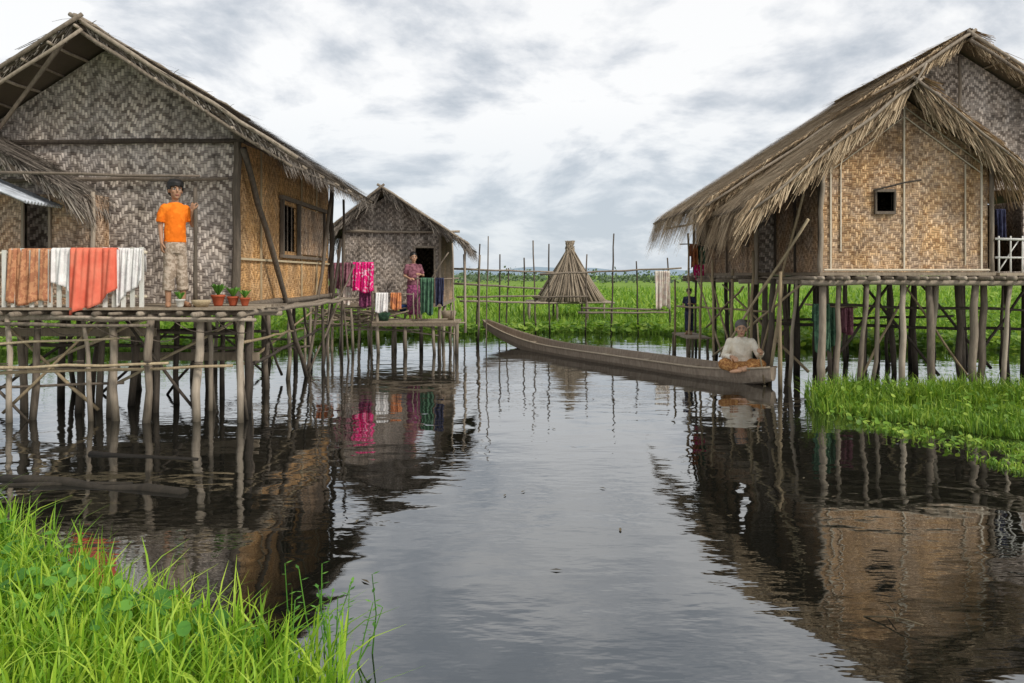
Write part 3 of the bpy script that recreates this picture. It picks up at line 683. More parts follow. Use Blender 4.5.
for (x,y,z,s,mt) in [(-2.75,17.05,.89,1.2,'plank'),(-2.45,17.05,.89,.9,'bluec'),(-1.4,16.8,.70,1.3,'plank'),(-2.8,16.6,.70,1.1,'greenc')]:
    e = empty('storage_basket'); mb = MB(); mb.loft([(x,y,z,.08*s,.08*s),(x,y,z+.09*s,.12*s,.12*s),(x,y,z+.16*s,.13*s,.13*s),(x,y,z+.155*s,.11*s,.11*s),(x,y,z+.1*s,.10*s,.10*s)]); mb.obj('basket', mt, e, True)
mb = MB()
for q in range(34):
    x = R.uniform(-4.7,-3.3); mb.pole((x,R.uniform(16.6,17.2),R.uniform(.5,1.0)),(x+R.uniform(.5,1.3),R.uniform(16.5,17.2),R.uniform(.5,1.05)),.016)
for x in (-4.6,-4.0,-3.4): mb.pole((x,16.9,-.3),(x,16.9,.95),.03)
mb.obj('stacked_sticks', 'plank', None, True)

# ------------------------------------------------------------------ HOUSE 3 (right)
h3 = empty('stilt_house'); F3 = 1.74
mb = MB()
wall_y(mb, 11.0, 11.04, 4.49, 6.89, F3, 3.28, [(5.27,5.52,2.62,2.90)])
mb.prism_y([(4.49,3.28),(6.89,3.28),(6.89,3.34),(5.66,4.28),(4.49,3.42)], 11.0, 11.04)
mb.obj('front_wall', 'weave_tan', h3)
mb = MB(); wall_x(mb, 4.49, 4.53, 11.04, 13.0, F3, 3.42, []); mb.box(6.85,6.89,11.04,13.0,F3,3.34)
mb.obj('front_side_walls', 'weave_tan2', h3)
mb = MB(); wall_x(mb, 4.20, 4.24, 13.04, 17.3, F3, 3.3, [(13.5,14.15,2.25,2.85),(15.6,16.2,2.25,2.8)]); mb.box(4.2,11.0,17.3,17.34,F3,3.3); mb.box(10.96,11,13.04,17.3,F3,3.3)
mb.obj('main_side_walls', 'weave_tan2', h3)
mb = MB(); wall_y(mb, 13.0, 13.04, 4.2, 11.0, F3, 3.3, [(7.95,8.75,F3+.02,3.15)]); mb.prism_y([(4.2,3.3),(11,3.3),(11,3.35),(7.57,5.55),(4.2,3.36)], 13.0, 13.04)
mb.obj('main_gable_wall', 'weave_grey2', h3)
mb = MB()
for x, zt in [(4.60,3.30),(5.66,4.15),(6.78,3.30)]: mb.box(x,x+.022,10.975,10.997,F3+.05,zt)
mb.box(4.75,4.765,10.978,10.997,F3+.3,3.3); mb.box(6.55,6.565,10.978,10.997,F3+.1,3.3)
for s in (0,.14):
    for (xa,za,xb,zb) in [(4.62,3.36-s,5.66,4.12-s),(5.68,4.12-s,6.80,3.30-s)]:
        mb.tube([(xa,10.972,za),(xb,10.972,zb)], .009, 6)
mb.tube([(4.5,10.955,F3+.03),(6.9,10.955,F3+.03)], .02, 6)
mb.obj('wall_battens', 'batten', h3)
mb = MB(); mb.box(5.245,5.27,10.96,11.05,2.58,2.94); mb.box(5.52,5.545,10.96,11.05,2.58,2.94); mb.box(5.27,5.52,10.96,11.05,2.90,2.94); mb.box(5.27,5.52,10.96,11.05,2.58,2.62)
mb.pole((5.2,10.93,2.92),(5.82,10.8,3.05),.014)
mb.box(4.15,4.195,13.44,13.5,2.2,2.9); mb.box(4.15,4.195,14.15,14.2,2.2,2.9); mb.box(4.15,4.195,15.55,15.6,2.2,2.85); mb.box(4.15,4.195,16.2,16.25,2.2,2.85)
for y in (11.05,12.0,12.9): mb.box(4.46,4.488,y,y+.035,F3,3.38)
for y in (14.8,16.9): mb.box(4.17,4.198,y,y+.04,F3,3.28)
mb.obj('window_frames', 'pole_dark', h3)
mb = MB()
mb.slab((3.85,13.46,2.62),(3.85,14.16,2.62),(4.18,14.16,2.92),(4.18,13.46,2.92),.02)
mb.obj('window_shutter', 'weave_tan2', h3)
mb = MB()
SA = (5.62,4.40); SL = (3.32,2.66); SR = (7.12,3.22)
mb.slab((SA[0],10.6,SA[1]),(SA[0],13.1,SA[1]),(SL[0],13.1,SL[1]),(SL[0],10.6,SL[1]),.05); mb.slab((SR[0],10.6,SR[1]),(SR[0],13.0,SR[1]),(SA[0],13.0,SA[1]),(SA[0],10.6,SA[1]),.05)
BA = (7.57,5.68); BL = (3.28,2.90); BR = (11.9,2.9)
mb.slab((BA[0],12.6,BA[1]),(BA[0],17.7,BA[1]),(BL[0],17.7,BL[1]),(BL[0],12.6,BL[1]),.05); mb.slab((BR[0],12.6,BR[1]),(BR[0],17.7,BR[1]),(BA[0],17.7,BA[1]),(BA[0],12.6,BA[1]),.05)
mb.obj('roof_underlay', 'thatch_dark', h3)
thatch('small_thatch_left', (SL[0],10.6,SL[1]),(SL[0],12.9,SL[1]),(SA[0],10.6,SA[1]),'thatch_tan',h3,800,hang=.26,ln=(.4,.8))
thatch('small_thatch_right', (SR[0],10.6,SR[1]),(SR[0],12.9,SR[1]),(SA[0],10.6,SA[1]),'thatch_tan',h3,600,hang=.2,ln=(.4,.8))
thatch('main_thatch_left', (BL[0],12.6,BL[1]),(BL[0],17.7,BL[1]),(BA[0],12.6,BA[1]),'thatch_tan',h3,480,hang=.26,ln=(.4,.8),w=(.014,.028))
thatch('main_thatch_right', (BR[0],12.6,BR[1]),(BR[0],17.7,BR[1]),(BA[0],12.6,BA[1]),'thatch_tan',h3,200,hang=.2)
for nm, A, B, y, hg in [('v1',SA,SL,10.6,.42),('v2',SA,SR,10.6,.36),('v3',BA,BL,12.6,.26),('v4',BA,BR,12.6,.22)]:
    for rr in range(2): verge('verge_'+nm, (A[0],y+rr*.05,A[1]+.06-.07*rr),(B[0],y+rr*.05,B[1]+.04-.07*rr),(0,-1,0),'thatch_tan',h3,hg,440)
for nm,(A,y0_,y1_) in {'a':(SA,10.5,12.9),'b':(BA,12.5,17.8)}.items():
    n = int((y1_-y0_)*420); sgn = NR.choice([-1,1],n); st = np.stack([A[0]+sgn*-.03, NR.uniform(y0_,y1_,n), np.full(n,A[1]+.09)],1)
    e = st+np.stack([sgn*NR.uniform(.2,.42,n), NR.normal(0,.05,n), -NR.uniform(.12,.28,n)],1); sdv = np.array([0,.009,0])
    strips('ridge_cap_'+nm, [(st-sdv,st+sdv),(e-sdv,e+sdv)], 'thatch_tan', h3)
mb = MB()
mb.pole((7.64,12.5,5.74),(3.2,12.52,2.84),.025); mb.pole((7.5,12.5,5.72),(12,12.5,2.84),.03); mb.pole((7.5,12.42,5.54),(12,12.42,2.70),.025)
for k in range(9):
    t_ = k/8; mb.pole((BA[0]+(BR[0]-BA[0])*t_,12.4,BA[1]+(BR[1]-BA[1])*t_-.09),(BA[0]+(BR[0]-BA[0])*t_,14,BA[1]+(BR[1]-BA[1])*t_-.09),.018)
mb.pole((5.70,10.5,4.44),(3.3,10.55,2.58),.02); mb.pole((5.54,10.5,4.44),(7.2,10.52,3.12),.02)
mb.pole((5.55,10.45,4.33),(5.68,10.4,4.60),.014)
mb.pole((4.45,10.95,F3-.2),(4.47,10.95,3.35),.035); mb.pole((6.92,10.95,F3-.2),(6.92,10.95,3.3),.035); mb.pole((4.16,12.95,F3-.2),(4.16,12.95,3.2),.035); mb.pole((4.15,17.3,F3-.2),(4.15,17.3,3.2),.035)
mb.pole((3.5,10.7,2.62),(3.5,17.5,2.75),.025); mb.pole((7.6,12.9,3.3),(7.6,12.9,5.4),.03); mb.pole((6.9,12.92,3.55),(11,12.92,3.5),.03)
mb.pole((8.75,11.0,F3),(8.75,11.0,3.6),.04)
mb.obj('roof_and_corner_poles', 'pole', h3, True)
mb = MB()
mb.box(4.1,11.2,13.0,17.5,F3-.05,F3-.003); mb.box(4.42,6.95,10.9,12.99,F3-.05,F3-.003)
y = 10.85
while y < 12.95: mb.box(6.97,11.2,y,y+.13,F3-.05,F3-.01); y += .14
mb.obj('floor_planks', 'plank', h3)
mb = MB(); x = 4.25
while x < 10.5: mb.pole((x,10.72+R.uniform(-.08,.05),F3-.085),(x,13.2,F3-.09),R.uniform(.02,.034)); x += R.uniform(.11,.26)
for y in (10.9,11.9,13.05,14.5,16,17.3): mb.pole((4.15 if y < 13 else 3.9,y,F3-.15),(10.8,y,F3-.15),.038)
for k in range(24): y = 13.2+k*.18; mb.pole((3.9,y,F3-.08),(5.5,y,F3-.09),.025)
mb.obj('floor_joists', 'pole', h3, True)
mb = MB(); mb.pole((6.95,10.92,2.22),(10,10.92,2.22),.018); mb.pole((6.95,10.92,1.95),(10,10.92,1.95),.014)
x = 7.0
while x < 10: mb.pole((x,10.92,F3-.05),(x,10.92,2.26),.012,6,.003); x += .17
for k in range(8): mb.pole((7.0+k*.36,10.94,F3),(7.3+k*.36,10.94,2.2),.009,6,.003)
mb.obj('porch_railing', 'white_wood', h3, True)
mb = MB(); mbd = MB()
xs3 = [(4.5,11.0),(4.35,11.6),(4.78,11.1),(5.12,10.95),(5.42,11.2),(5.68,11.0),(6.05,11.05),(6.32,11.3),(6.72,11.0),(6.95,11.2),(7.2,10.95),(7.6,11.1),(8.1,11)]
for x, y in xs3:
    mb.pole((x+R.uniform(-.14,.14),y+R.uniform(-.1,.1),-.4),(x,y,F3-.1),R.uniform(.026,.055),9,.022)
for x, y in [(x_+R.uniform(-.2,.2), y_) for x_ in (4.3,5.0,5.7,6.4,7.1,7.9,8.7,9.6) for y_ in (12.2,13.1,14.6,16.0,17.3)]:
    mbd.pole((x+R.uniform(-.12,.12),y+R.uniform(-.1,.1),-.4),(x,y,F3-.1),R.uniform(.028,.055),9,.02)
for a, b, r in [((5.0,12.2,.1),(6.2,12.4,1.6),.024),((6.8,12.1,.1),(5.6,12.2,1.6),.024),((4.4,12.5,.9),(8.6,12.4,.8),.026),((7.2,12.1,.1),(8.4,12.3,1.6),.024),((4.3,13.3,.0),(5.4,13.4,1.6),.024),((4.8,11.5,1.25),(8.2,11.6,1.15),.022),((8.2,13,.1),(7.0,13.1,1.6),.024),((4.4,14.8,.8),(8.6,14.8,.9),.026)]: mbd.pole(a,b,r)
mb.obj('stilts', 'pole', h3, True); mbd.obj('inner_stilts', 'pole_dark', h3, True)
mb = MB()
for a, b, r in [((4.3,11.2,2.9),(4.05,12.9,-.3),.02),((4.25,10.9,2.5),(3.55,13.0,.3),.022),((3.95,12.6,-.3),(4.0,12.6,2.1),.026),((3.9,13.6,-.3),(3.95,13.6,1.8),.028),((3.85,14.4,-.3),(3.8,14.4,2.0),.025),
                ((3.8,15.4,-.3),(3.85,15.4,2.2),.025),((3.85,16.4,-.3),(3.8,16.4,2.6),.025),((3.6,16.8,-.3),(3.6,16.8,1.6),.025),((3.7,14,.2),(4.4,11.4,1.6),.02),((4.1,16,.6),(3.9,12.8,1.5),.02),
                ((3.98,11.25,-.3),(3.96,11.2,1.75),.03),((4.6,11.8,.2),(4.3,15.5,1.5),.022),((3.7,17.0,1.0),(4.2,12.5,1.1),.02),
                ((4.0,13.0,-.2),(4.3,13.8,1.7),.022),((4.2,14.0,-.2),(3.9,15.0,1.7),.02),((4.1,12.2,-.2),(4.3,12.0,1.7),.03),((4.3,15.2,-.2),(4.0,16.6,1.8),.02),((5.2,11.5,.0),(6.1,11.6,1.6),.018),((6.9,11.4,.1),(5.9,11.5,1.6),.018)]: mb.pole(a,b,r)
mb.obj('leaning_bamboos', 'bamboo', h3, True)
cloth('hanging_garment', 4.50,4.74,11.35,1.25,.55,'greenc',None,2,.04); cloth('hanging_garment', 4.80,5.0,11.6,1.2,.62,'greenc',None,2,.04); cloth('hanging_garment', 5.02,5.2,11.6,1.19,.8,'c_maroon',None,2,.04)
cloth('hanging_garment', 3.82,3.98,16.3,2.35,1.85,'c_orange',None,2,.04); cloth('hanging_garment', 4.0,4.14,16.3,2.3,1.95,'greenc',None,2,.04); cloth('hanging_garment', 3.9,4.1,16.25,1.9,1.6,'c_magenta',None,2,.03)
cloth('hanging_garment', 8.2,8.36,12.9,2.8,2.3,'navy',None,2,.03)
mb = MB(); mb.pole((3.6,16.3,2.36),(4.2,16.3,2.36),.012); mb.pole((4.4,11.4,1.26),(5.3,11.66,1.20),.014); mb.obj('garment_rails','bamboo',None,True)
cloth('hanging_laundry', 4.12,4.55,21.9,1.80,.75,'c_cream',None,3,.05)
mb = MB()
for k in range(9): mb.box(3.6,4.1,15.6+k*.17,15.74+k*.17,.38,.41)
for x in (3.62,4.05):
    for y in (15.7,17.0): mb.pole((x,y,-.3),(x,y,.39),.03)
mb.obj('landing_stage', 'plank')

# ------------------------------------------------------------------ fence, platform, stack of poles
fe = empty('bamboo_fence'); mb = MB()
for x, zt in [(-1.4,2.3),(-.93,2.6),(-.35,2.3),(.35,2.2),(.61,2.7),(1.07,2.6),(2.17,2.3),(2.95,2.9),(3.6,2.1),(4.5,2.2),(-.1,1.9)]:
    mb.pole((x+R.uniform(-.12,.12),22,-.3),(x,22,zt),.024)
mb.obj('posts','pole_dark',fe,True); mb = MB()
for a, b in [((-1.8,21.95,1.88),(1.2,21.95,1.78)),((.8,21.9,1.72),(4.9,21.95,1.9)),((-1.6,21.9,1.06),(.8,21.9,1.10)),((.6,21.9,1.05),(2.2,21.9,1.08)),((1.9,21.85,.62),(4.5,21.85,.62)),((2,21.9,.75),(4.4,21.9,.7)),((-1.5,21.85,.95),(1,21.85,.9)),((-1.7,21.95,1.45),(.9,21.95,1.3))]: mb.pole(a,b,.028)
mb.obj('rails','pole',fe,True)
st = empty('stacked_pole_cone'); mb = MB(); cx, cy = 1.98, 26.0
for k in range(260):
    a = R.uniform(0,6.283); rr = R.uniform(.98,1.22); a2 = a+R.uniform(2.4,3.8)
    top = (cx+.12*math.cos(a2)+R.uniform(-.05,.05), cy+.12*math.sin(a2), R.uniform(2.45,2.88))
    mb.pole((cx+rr*math.cos(a),cy+rr*math.sin(a),.82),top,R.uniform(.018,.03),5,.012)
mb.obj('poles','plank',st,True)
mb = MB(); mb.loft([(cx,cy,.84,1.0,1.0),(cx,cy,2.5,.06,.06)],20); mb.obj('inner_dark_cone','thatch_dark',st)  # added solid dark cone behind the poles, darkens the gaps between them
mb = MB()
for k in range(12): mb.pole((cx-1.5,25+k*.19,.78),(cx+1.4,25+k*.19,.78),.035)
for x in (-1.4,-.5,.5,1.3):
    for y in (25,27): mb.pole((cx+x,y,-.2),(cx+x,y,.76),.04)
mb.obj('platform','pole',st,True)

# ------------------------------------------------------------------ long canoe
def boat(name, S, Bw, L, wid):
    e = empty(name, (S[0],S[1],0), math.atan2(Bw[1]-S[1], Bw[0]-S[0]))
    n = 44
    def sec(t, inner):
        taper = min(1, (t/.16)**.55 if t < .16 else 1, ((1-t)/.5)**.62 if t > .5 else 1)
        hw = wid*(.16+.84*taper); 
        zg = .19+.38*max(0,(t-.6)/.4)**2.0+.10*max(0,(.15-t)/.15)**2
        zb = -.10+.48*max(0,(t-.70)/.30)**1.6+.18*max(0,(.12-t)/.12)**2
        if inner: hw -= .028; zb += .035
        pr = [(-hw,zg),(-hw*.94,zb+(zg-zb)*.55),(-hw*.72,zb+(zg-zb)*.14),(-hw*.3,zb),(hw*.3,zb),(hw*.72,zb+(zg-zb)*.14),(hw*.94,zb+(zg-zb)*.55),(hw,zg)]
        return [(t*L+ (0.03 if inner and t==0 else 0)-(0.03 if inner and t==1 else 0), a, b) for a,b in pr]
    mb = MB(); vo = []; vi = []
    for i in range(n+1): vo += sec(i/n, False)
    for i in range(n+1): vi += sec(i/n, True)
    N = len(vo); k = 8; fs = []
    for i in range(n):
        for q in range(k-1):
            a = i*k+q; fs.append((a,a+1,a+k+1,a+k)); fs.append((N+a,N+a+k,N+a+k+1,N+a+1))
        a = i*k; fs.append((a,a+k,N+a+k,N+a)); a = i*k+k-1; fs.append((a,N+a,N+a+k,a+k))
    fs.append(tuple(range(k))); fs.append(tuple(n*k+q for q in range(k-1,-1,-1)))
    for q in range(k-1): fs.append((q,q+1,N+q+1,N+q)); fs.append((n*k+q,N+n*k+q,N+n*k+q+1,n*k+q+1))
    mb.add(vo+vi, fs); mb.obj('hull','boatwood',e)
    mb = MB()
    for sgn in (-1,1):
        mb.tube([(sec(i/n,False)[0][0], sgn*(sec(i/n,False)[7][1]+.004), sec(i/n,False)[0][2]) for i in range(n+1)], .018, 6)
    mb.obj('gunwales','plank',e,True)
    mb = MB()
    for t_ in (.1,.22,.36,.5,.64,.78):
        s_ = sec(t_,True); mb.box(t_*L-.05,t_*L+.05,s_[1][1],s_[6][1],s_[1][2],s_[1][2]+.025)
    for k_ in range(14):
        t_ = .03+k_*.065; s_ = sec(t_,True); mb.box(t_*L,t_*L+.12,s_[2][1]*.98,s_[5][1]*.98,s_[3][2]+.03,s_[3][2]+.045)
    mb.obj('thwarts','plank',e); return e
M['boatwood'] = mat_wood('canoe_wood', (.11,.085,.065), (.28,.22,.165), (.48,.40,.31), False)
boat('wooden_canoe', (4.0,11.62), (-.66,19.1), 8.85, .42)

# ------------------------------------------------------------------ people
def rem(name, mb, mat, par, vox=.008, it=3, disp=0):
    o = mb.obj(name, mat, par, True)
    m_ = o.modifiers.new('r','REMESH'); m_.mode = 'VOXEL'; m_.voxel_size = vox; m_.use_smooth_shade = True
    s_ = o.modifiers.new('s','SMOOTH'); s_.iterations = it; s_.factor = .5
    if disp:
        tx = bpy.data.textures.new(name+'_t','CLOUDS'); tx.noise_scale = .05
        d_ = o.modifiers.new('d','DISPLACE'); d_.texture = tx; d_.strength = disp; d_.mid_level = .5
    return o
def head(par, body, c, s, skin, hair, bun=False):
    x, y, z = c
    body.ell((x,y+.008*s,z+.022*s),(.073*s,.092*s,.092*s),20,14)
    body.ell((x,y-.022*s,z-.045*s),(.055*s,.062*s,.068*s),18,12)
    body.ell((x,y-.055*s,z-.092*s),(.026*s,.024*s,.022*s))
    body.tube([(x,y-.082*s,z+.008*s),(x,y-.092*s,z-.018*s),(x,y-.100*s,z-.032*s)],[.008*s,.010*s,.013*s],8)
    for q in (-1,1):
        body.ell((x+q*.074*s,y+.008*s,z-.012*s),(.010*s,.020*s,.031*s))
        body.ell((x+q*.036*s,y-.060*s,z-.024*s),(.022*s,.02*s,.02*s))
    ew = MB(); pu = MB(); br = MB(); lp = MB()
    for q in (-1,1):
        ew.ell((x+q*.029*s,y-.0755*s,z),(.0145*s,.008*s,.0065*s)); pu.ell((x+q*.029*s,y-.0815*s,z),(.0062*s,.003*s,.0060*s))
        br.tube([(x+q*.013*s,y-.087*s,z+.019*s),(x+q*.030*s,y-.084*s,z+.024*s),(x+q*.046*s,y-.073*s,z+.018*s)],[.003*s,.004*s,.002*s],6)
        br.tube([(x+q*.014*s,y-.081*s,z+.005*s),(x+q*.029*s,y-.084*s,z+.0075*s),(x+q*.043*s,y-.076*s,z+.004*s)],.002*s,6)
    lp.tube([(x-.022*s,y-.074*s,z-.066*s),(x-.008*s,y-.083*s,z-.0635*s),(x+.008*s,y-.083*s,z-.0635*s),(x+.022*s,y-.074*s,z-.066*s)],[.002*s,.004*s,.004*s,.002*s],8)
    lp.tube([(x-.018*s,y-.075*s,z-.069*s),(x,y-.084*s,z-.072*s),(x+.018*s,y-.075*s,z-.069*s)],[.002*s,.005*s,.002*s],8)
    ew.obj('eyes','eyew',par,True); pu.obj('pupils','dark',par,True); br.obj('brows',hair,par,True); lp.obj('mouth','lip',par,True)
    hb = MB(); hb.ell((x,y+.020*s,z+.046*s),(.084*s,.098*s,.086*s),20,14); hb.ell((x,y+.046*s,z-.004*s),(.080*s,.068*s,.080*s),18,12)
    if not bun:
        for q in range(17):
            a = -1.7+q*.2125; lo = .030 if abs(a) < .9 else -.005
            hb.tube([(x+.05*s*math.sin(a),y-.035*s*math.cos(a),z+.11*s),(x+.078*s*math.sin(a),y-.084*s*math.cos(a),z+.078*s),(x+.083*s*math.sin(a),y-.090*s*math.cos(a),z+(lo+R.uniform(-.006,.012))*s)],[.02*s,.016*s,.008*s],6)
    else: hb.ell((x+.01*s,y+.105*s,z+.05*s),(.036*s,.034*s,.036*s))
    rem('hair', hb, hair, par, .005*s, 1, .004)
def hand(par, wrist, d, palm_n, s, skin, curl=.5, side=1, name='hand'):
    w_ = Vector(wrist); d = Vector(d).normalized(); pn = Vector(palm_n); pn = (pn-d*pn.dot(d)).normalized(); sd_ = d.cross(pn)*side
    mb = MB()
    mb.tube([w_-d*.02*s, w_+d*.01*s],[.021*s,.021*s],10)
    for k, off_ in enumerate((-.028,-.010,.009,.027)):
        b0 = w_+sd_*(off_*.5*s); b1 = w_+d*.078*s+sd_*off_*s
        mb.tube([b0, b0.lerp(b1,.5), b1],[.014*s,.0145*s,.0115*s],8)
    lens = (.062,.074,.080,.070)
    for k, off_ in enumerate((-.029,-.010,.009,.028)):
        p = w_+d*.078*s+sd_*off_*s; pts = [p]; ang = curl*.5; l = lens[k]*s
        for seg, fr_ in enumerate((.45,.32,.23)):
            dr = d*math.cos(ang)+pn*math.sin(ang); p = p+dr*l*fr_; pts.append(p); ang += curl
        mb.tube(pts,[.0105*s,.0095*s,.0085*s,.007*s],8)
    p = w_+d*.022*s+sd_*.024*s; q1 = p+(sd_*.7+d*.7+pn*.3).normalized()*.036*s; q2 = q1+(sd_*.25+d+pn*.5).normalized()*.030*s; q3 = q2+(d+pn*.8-sd_*.1).normalized()*.022*s
    mb.tube([p,q1,q2,q3],[.014*s,.012*s,.0105*s,.008*s],8)
    rem(name, mb, skin, par, .0035, 1)
def foot(mb, x, y, z, s, yaw=0):
    c, n_ = math.sin(yaw), -math.cos(yaw)
    mb.tube([(x-c*.03*s,y-n_*.03*s,z+.03*s),(x+c*.05*s,y+n_*.05*s,z+.035*s),(x+c*.13*s,y+n_*.13*s,z+.022*s),(x+c*.18*s,y+n_*.18*s,z+.015*s)],[.03*s,.036*s,.034*s,.015*s],10)
    mb.tube([(x,y,z+.03*s),(x,y,z+.1*s)],[.032*s,.03*s],10)

def boy():
    e = empty('boy', (-3.93,8.86,FZ), math.radians(38))
    b = MB(); s = 1.0
    for q, fx, fy in ((-1,-.075,0),(1,.08,-.03)):
        b.tube([(q*.06,0,.76),(q*.068,-.01,.43),(fx,fy+.01,.22),(fx,fy,.07)],[.066,.048,.040,.028],12); foot(b, fx, fy, 0, .95, q*.25)
    b.loft([(0,0,.72,.105,.08),(0,0,.87,.095,.068),(0,0,1.04,.108,.072),(0,0,1.15,.115,.065),(0,0,1.21,.06,.045)])
    b.tube([(0,.005,1.16),(0,-.002,1.30)],[.042,.038],12)
    b.tube([(-.115,0,1.155),(-.155,.03,.94),(-.155,-.03,.745)],[.034,.028,.020],12)
    b.tube([(.115,0,1.155),(.19,-.02,.95),(.158,-.115,1.125)],[.034,.028,.020],12)
    head(e, b, (0,-.01,1.362), s, 'skin', 'hair')
    rem('body', b, 'skin', e, .0065, 3)
    hand(e, (-.155,-.03,.745), (-.02,-.12,-1), (1,0,0), .85, 'skin', .35, 1, 'hand_right')
    hand(e, (.158,-.115,1.125), (.12,-.15,.95), (.75,.45,-.1), .85, 'skin', 1.0, -1, 'hand_left')
    t_ = MB(); t_.loft([(0,0,.745,.125,.095),(0,0,.80,.122,.09),(0,0,.95,.118,.085),(0,0,1.08,.126,.083),(0,0,1.15,.128,.074),(0,0,1.19,.095,.062),(0,0,1.215,.062,.05)])
    for q in (-1,1): t_.ell((q*.115,0,1.145),(.052,.052,.050))
    t_.tube([(-.115,0,1.145),(-.148,.012,1.06),(-.155,.022,.98)],[.046,.048,.050],12); t_.tube([(.115,0,1.145),(.158,-.01,1.07),(.178,-.015,1.0)],[.046,.048,.048],12)
    rem('t_shirt', t_, 'orange', e, .008, 4, .012)
    p_ = MB(); p_.loft([(0,0,.62,.11,.09),(0,0,.70,.122,.095),(0,0,.79,.115,.085)])
    for q, fx, fy in ((-1,-.075,0),(1,.08,-.03)):
        p_.tube([(q*.058,0,.72),(q*.066,-.008,.45),(fx,fy+.005,.19)],[.072,.066,.064],12)
    rem('trousers', p_, 'khaki', e, .008, 2, .016)
boy()

def seated(name, loc, yaw, skirt, top, skin, hair, k=1.0, lean=-.05, bun=True, paddle=False):
    e = empty(name, loc, yaw); b = MB(); s = k
    def S(*p): return tuple(v*s for v in p)
    b.loft([(0,0,.04*s,.15*s,.12*s),(0,lean*.2*s,.18*s,.13*s,.095*s),(0,lean*.6*s,.34*s,.14*s,.09*s),(0,lean*s,.46*s,.15*s,.08*s),(0,lean*s,.515*s,.08*s,.05*s)])
    b.tube([S(0,lean,.47),S(0,lean-.02,.59)],[.047*s,.042*s],12)
    for q in (-1,1):
        b.tube([S(q*.09,-.02,.10),S(q*.26,-.24,.15),S(-q*.02,-.33-q*.03,.07)],[.08*s,.055*s,.035*s],12)
        foot(b, -q*.05*s, (-.34-q*.03)*s, .03*s, .8*s, -q*1.25)
    aw = [((-.155,lean,.45),(-.24,lean-.06,.24),(-.13,lean-.26,.25)),((.155,lean,.45),(.26,lean-.05,.25),(.27,lean-.27,.33))]
    for a in aw: b.tube([S(*v) for v in a],[.042*s,.034*s,.022*s],12)
    head(e, b, S(0,lean-.04,.645), s*1.05, skin, hair, bun)
    rem('body', b, skin, e, .0075*s, 3)
    hand(e, S(*aw[0][2]), (.3,-1,-.15), (.2,.1,-1), .95*s, skin, .7, -1, 'hand_right'); hand(e, S(*aw[1][2]), (-.3,-.8,.3), (-.6,.2,-.3), .95*s, skin, .95, 1, 'hand_left')
    t_ = MB(); t_.loft([(0,0,.08*s,.165*s,.135*s),(0,lean*.2*s,.18*s,.155*s,.12*s),(0,lean*.6*s,.34*s,.16*s,.11*s),(0,lean*s,.45*s,.165*s,.092*s),(0,lean*s,.495*s,.125*s,.075*s),(0,lean*s,.525*s,.075*s,.058*s)])
    for a in aw:
        a0, a1, a2 = (Vector(v)*s for v in a); t_.tube([a0,a1,a1.lerp(a2,.75)],[.06*s,.054*s,.042*s],12); t_.ell((a0.x*.97,a0.y,a0.z-.005),(.066*s,.066*s,.062*s))
    rem('blouse', t_, top, e, .009*s, 4, .014)
    g = MB(); g.ell(S(0,-.12,.08),(.24*s,.22*s,.09*s),20,12); g.ell(S(0,0,.07),(.2*s,.16*s,.12*s),18,12)
    for q in (-1,1): g.tube([S(q*.09,-.02,.10),S(q*.26,-.24,.14),S(q*.06,-.31,.08)],[.10*s,.085*s,.075*s],12)
    rem('longyi', g, skirt, e, .011*s, 3, .016)
    if paddle:
        m_ = MB(); m_.tube([(.22,-.36,.80),(.25,-.36,.35),(.31,-.50,-.12)],.013,8); m_.loft([(.315,-.51,-.42,.05,.008),(.315,-.51,-.30,.065,.009),(.31,-.505,-.14,.02,.012)],14); m_.obj('paddle','bamboo',e,True)
    return e
seated('seated_woman', (3.66,12.16,.15), math.radians(-12), 'brownl', 'cream', 'skin_f', 'hair_g', 1.08, -.05, True, True)

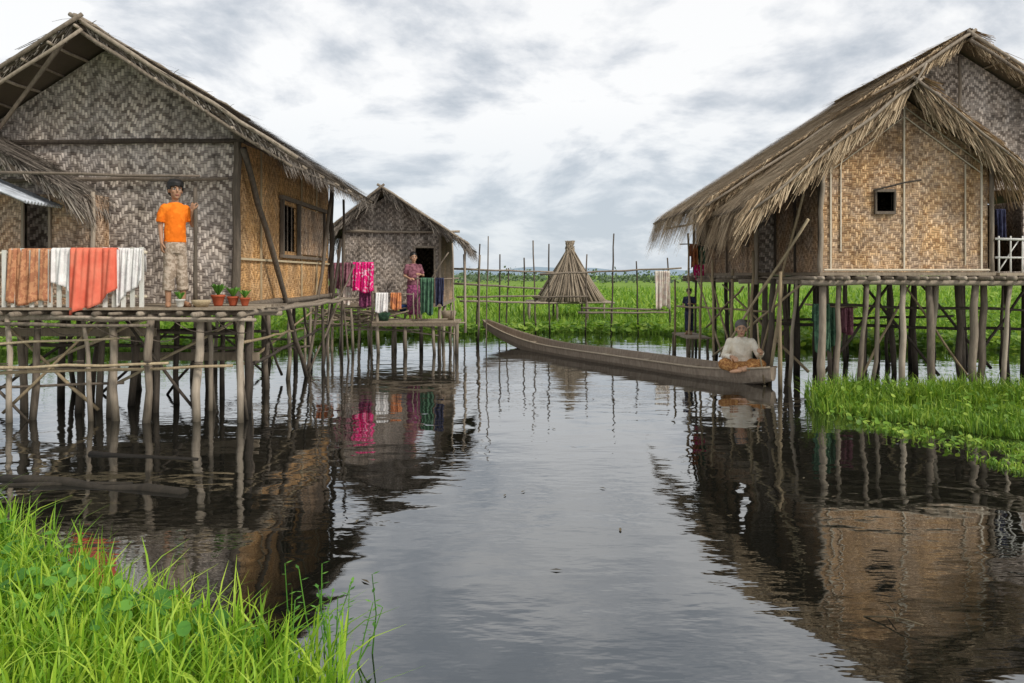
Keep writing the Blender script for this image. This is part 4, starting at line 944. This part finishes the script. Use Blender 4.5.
def woman(name, loc, yaw, top, skirt, sc=1.0, bun=True):
    e = empty(name, loc, yaw); e.scale = (sc,sc,sc); b = MB()
    for q in (-1,1):
        b.tube([(q*.07,0,.74),(q*.075,0,.40),(q*.07,0,.08)],[.08,.055,.032],12); foot(b,q*.07,0,0,.95,q*.2)
    b.loft([(0,0,.72,.14,.1),(0,0,.9,.115,.08),(0,0,1.1,.135,.085),(0,0,1.2,.14,.075),(0,0,1.25,.07,.05)])
    b.tube([(0,0,1.2),(0,-.01,1.34)],[.042,.038],12)
    A = [((-.14,0,1.19),(-.2,.02,.98),(-.12,-.17,.92)),((.14,0,1.19),(.22,-.01,.98),(.10,-.2,1.02))]
    for a in A: b.tube(a,[.038,.031,.021],12)
    head(e,b,(0,-.015,1.395),1.0,'skin_f','hair',bun); rem('body',b,'skin_f',e,.008,3)
    hand(e,A[0][2],(.6,-.6,0),(.2,.2,-1),.85,'skin_f',.6,-1,'hand_right'); hand(e,A[1][2],(-.6,-.6,.1),(-.2,.3,-1),.85,'skin_f',.6,1,'hand_left')
    t_ = MB(); t_.loft([(0,0,.78,.15,.115),(0,0,.92,.132,.098),(0,0,1.1,.15,.1),(0,0,1.18,.15,.085),(0,0,1.225,.11,.07),(0,0,1.255,.07,.055)])
    for a in A: a0,a1,a2 = map(Vector,a); t_.tube([a0,a0.lerp(a1,.8)],[.054,.05],12); t_.ell(tuple(a0),(.058,.058,.055))
    rem('blouse',t_,top,e,.01,3,.012)
    g = MB(); g.loft([(0,0,.12,.14,.115),(0,0,.4,.145,.12),(0,0,.65,.155,.12),(0,0,.82,.135,.105)]); rem('longyi',g,skirt,e,.011,2,.016)
woman('standing_woman', (-2.2,16.95,.70), math.radians(20), 'c_maroon', 'pinkl', 1.0)
woman('standing_child', (3.86,16.55,.41), math.radians(-25), 'navy', 'navy', .66, False)

# ------------------------------------------------------------------ floating log and twigs
mb = MB(); mb.pole((-4.3,6.35,-.02),(-2.55,5.92,-.01),.05,9,.03); mb.pole((-4.6,6.1,.0),(-3.1,6.2,-.01),.025); mb.pole((-4.0,7.2,.0),(-2.9,7.0,-.01),.03); mb.obj('floating_log','pole_dark',None,True)
mb = MB(); mb.pole((1.75,3.78,.0),(1.95,3.6,.04),.004); mb.pole((1.86,3.68,.02),(1.9,3.85,.03),.003); mb.pole((1.4,5.4,.0),(1.55,5.35,.01),.004)
for q in range(26):
    x = R.uniform(-2.5,2.8); y = R.uniform(4.2,12); a = R.uniform(0,6.28); l = R.uniform(.02,.05)
    mb.add([(x-l*math.cos(a),y-l*math.sin(a),.006),(x+.01*math.sin(a),y-.01*math.cos(a),.01),(x+l*math.cos(a),y+l*math.sin(a),.006),(x-.01*math.sin(a),y+.01*math.cos(a),.01)],[(0,1,2,3)])
mb.obj('floating_twigs','bamboo',None,True)
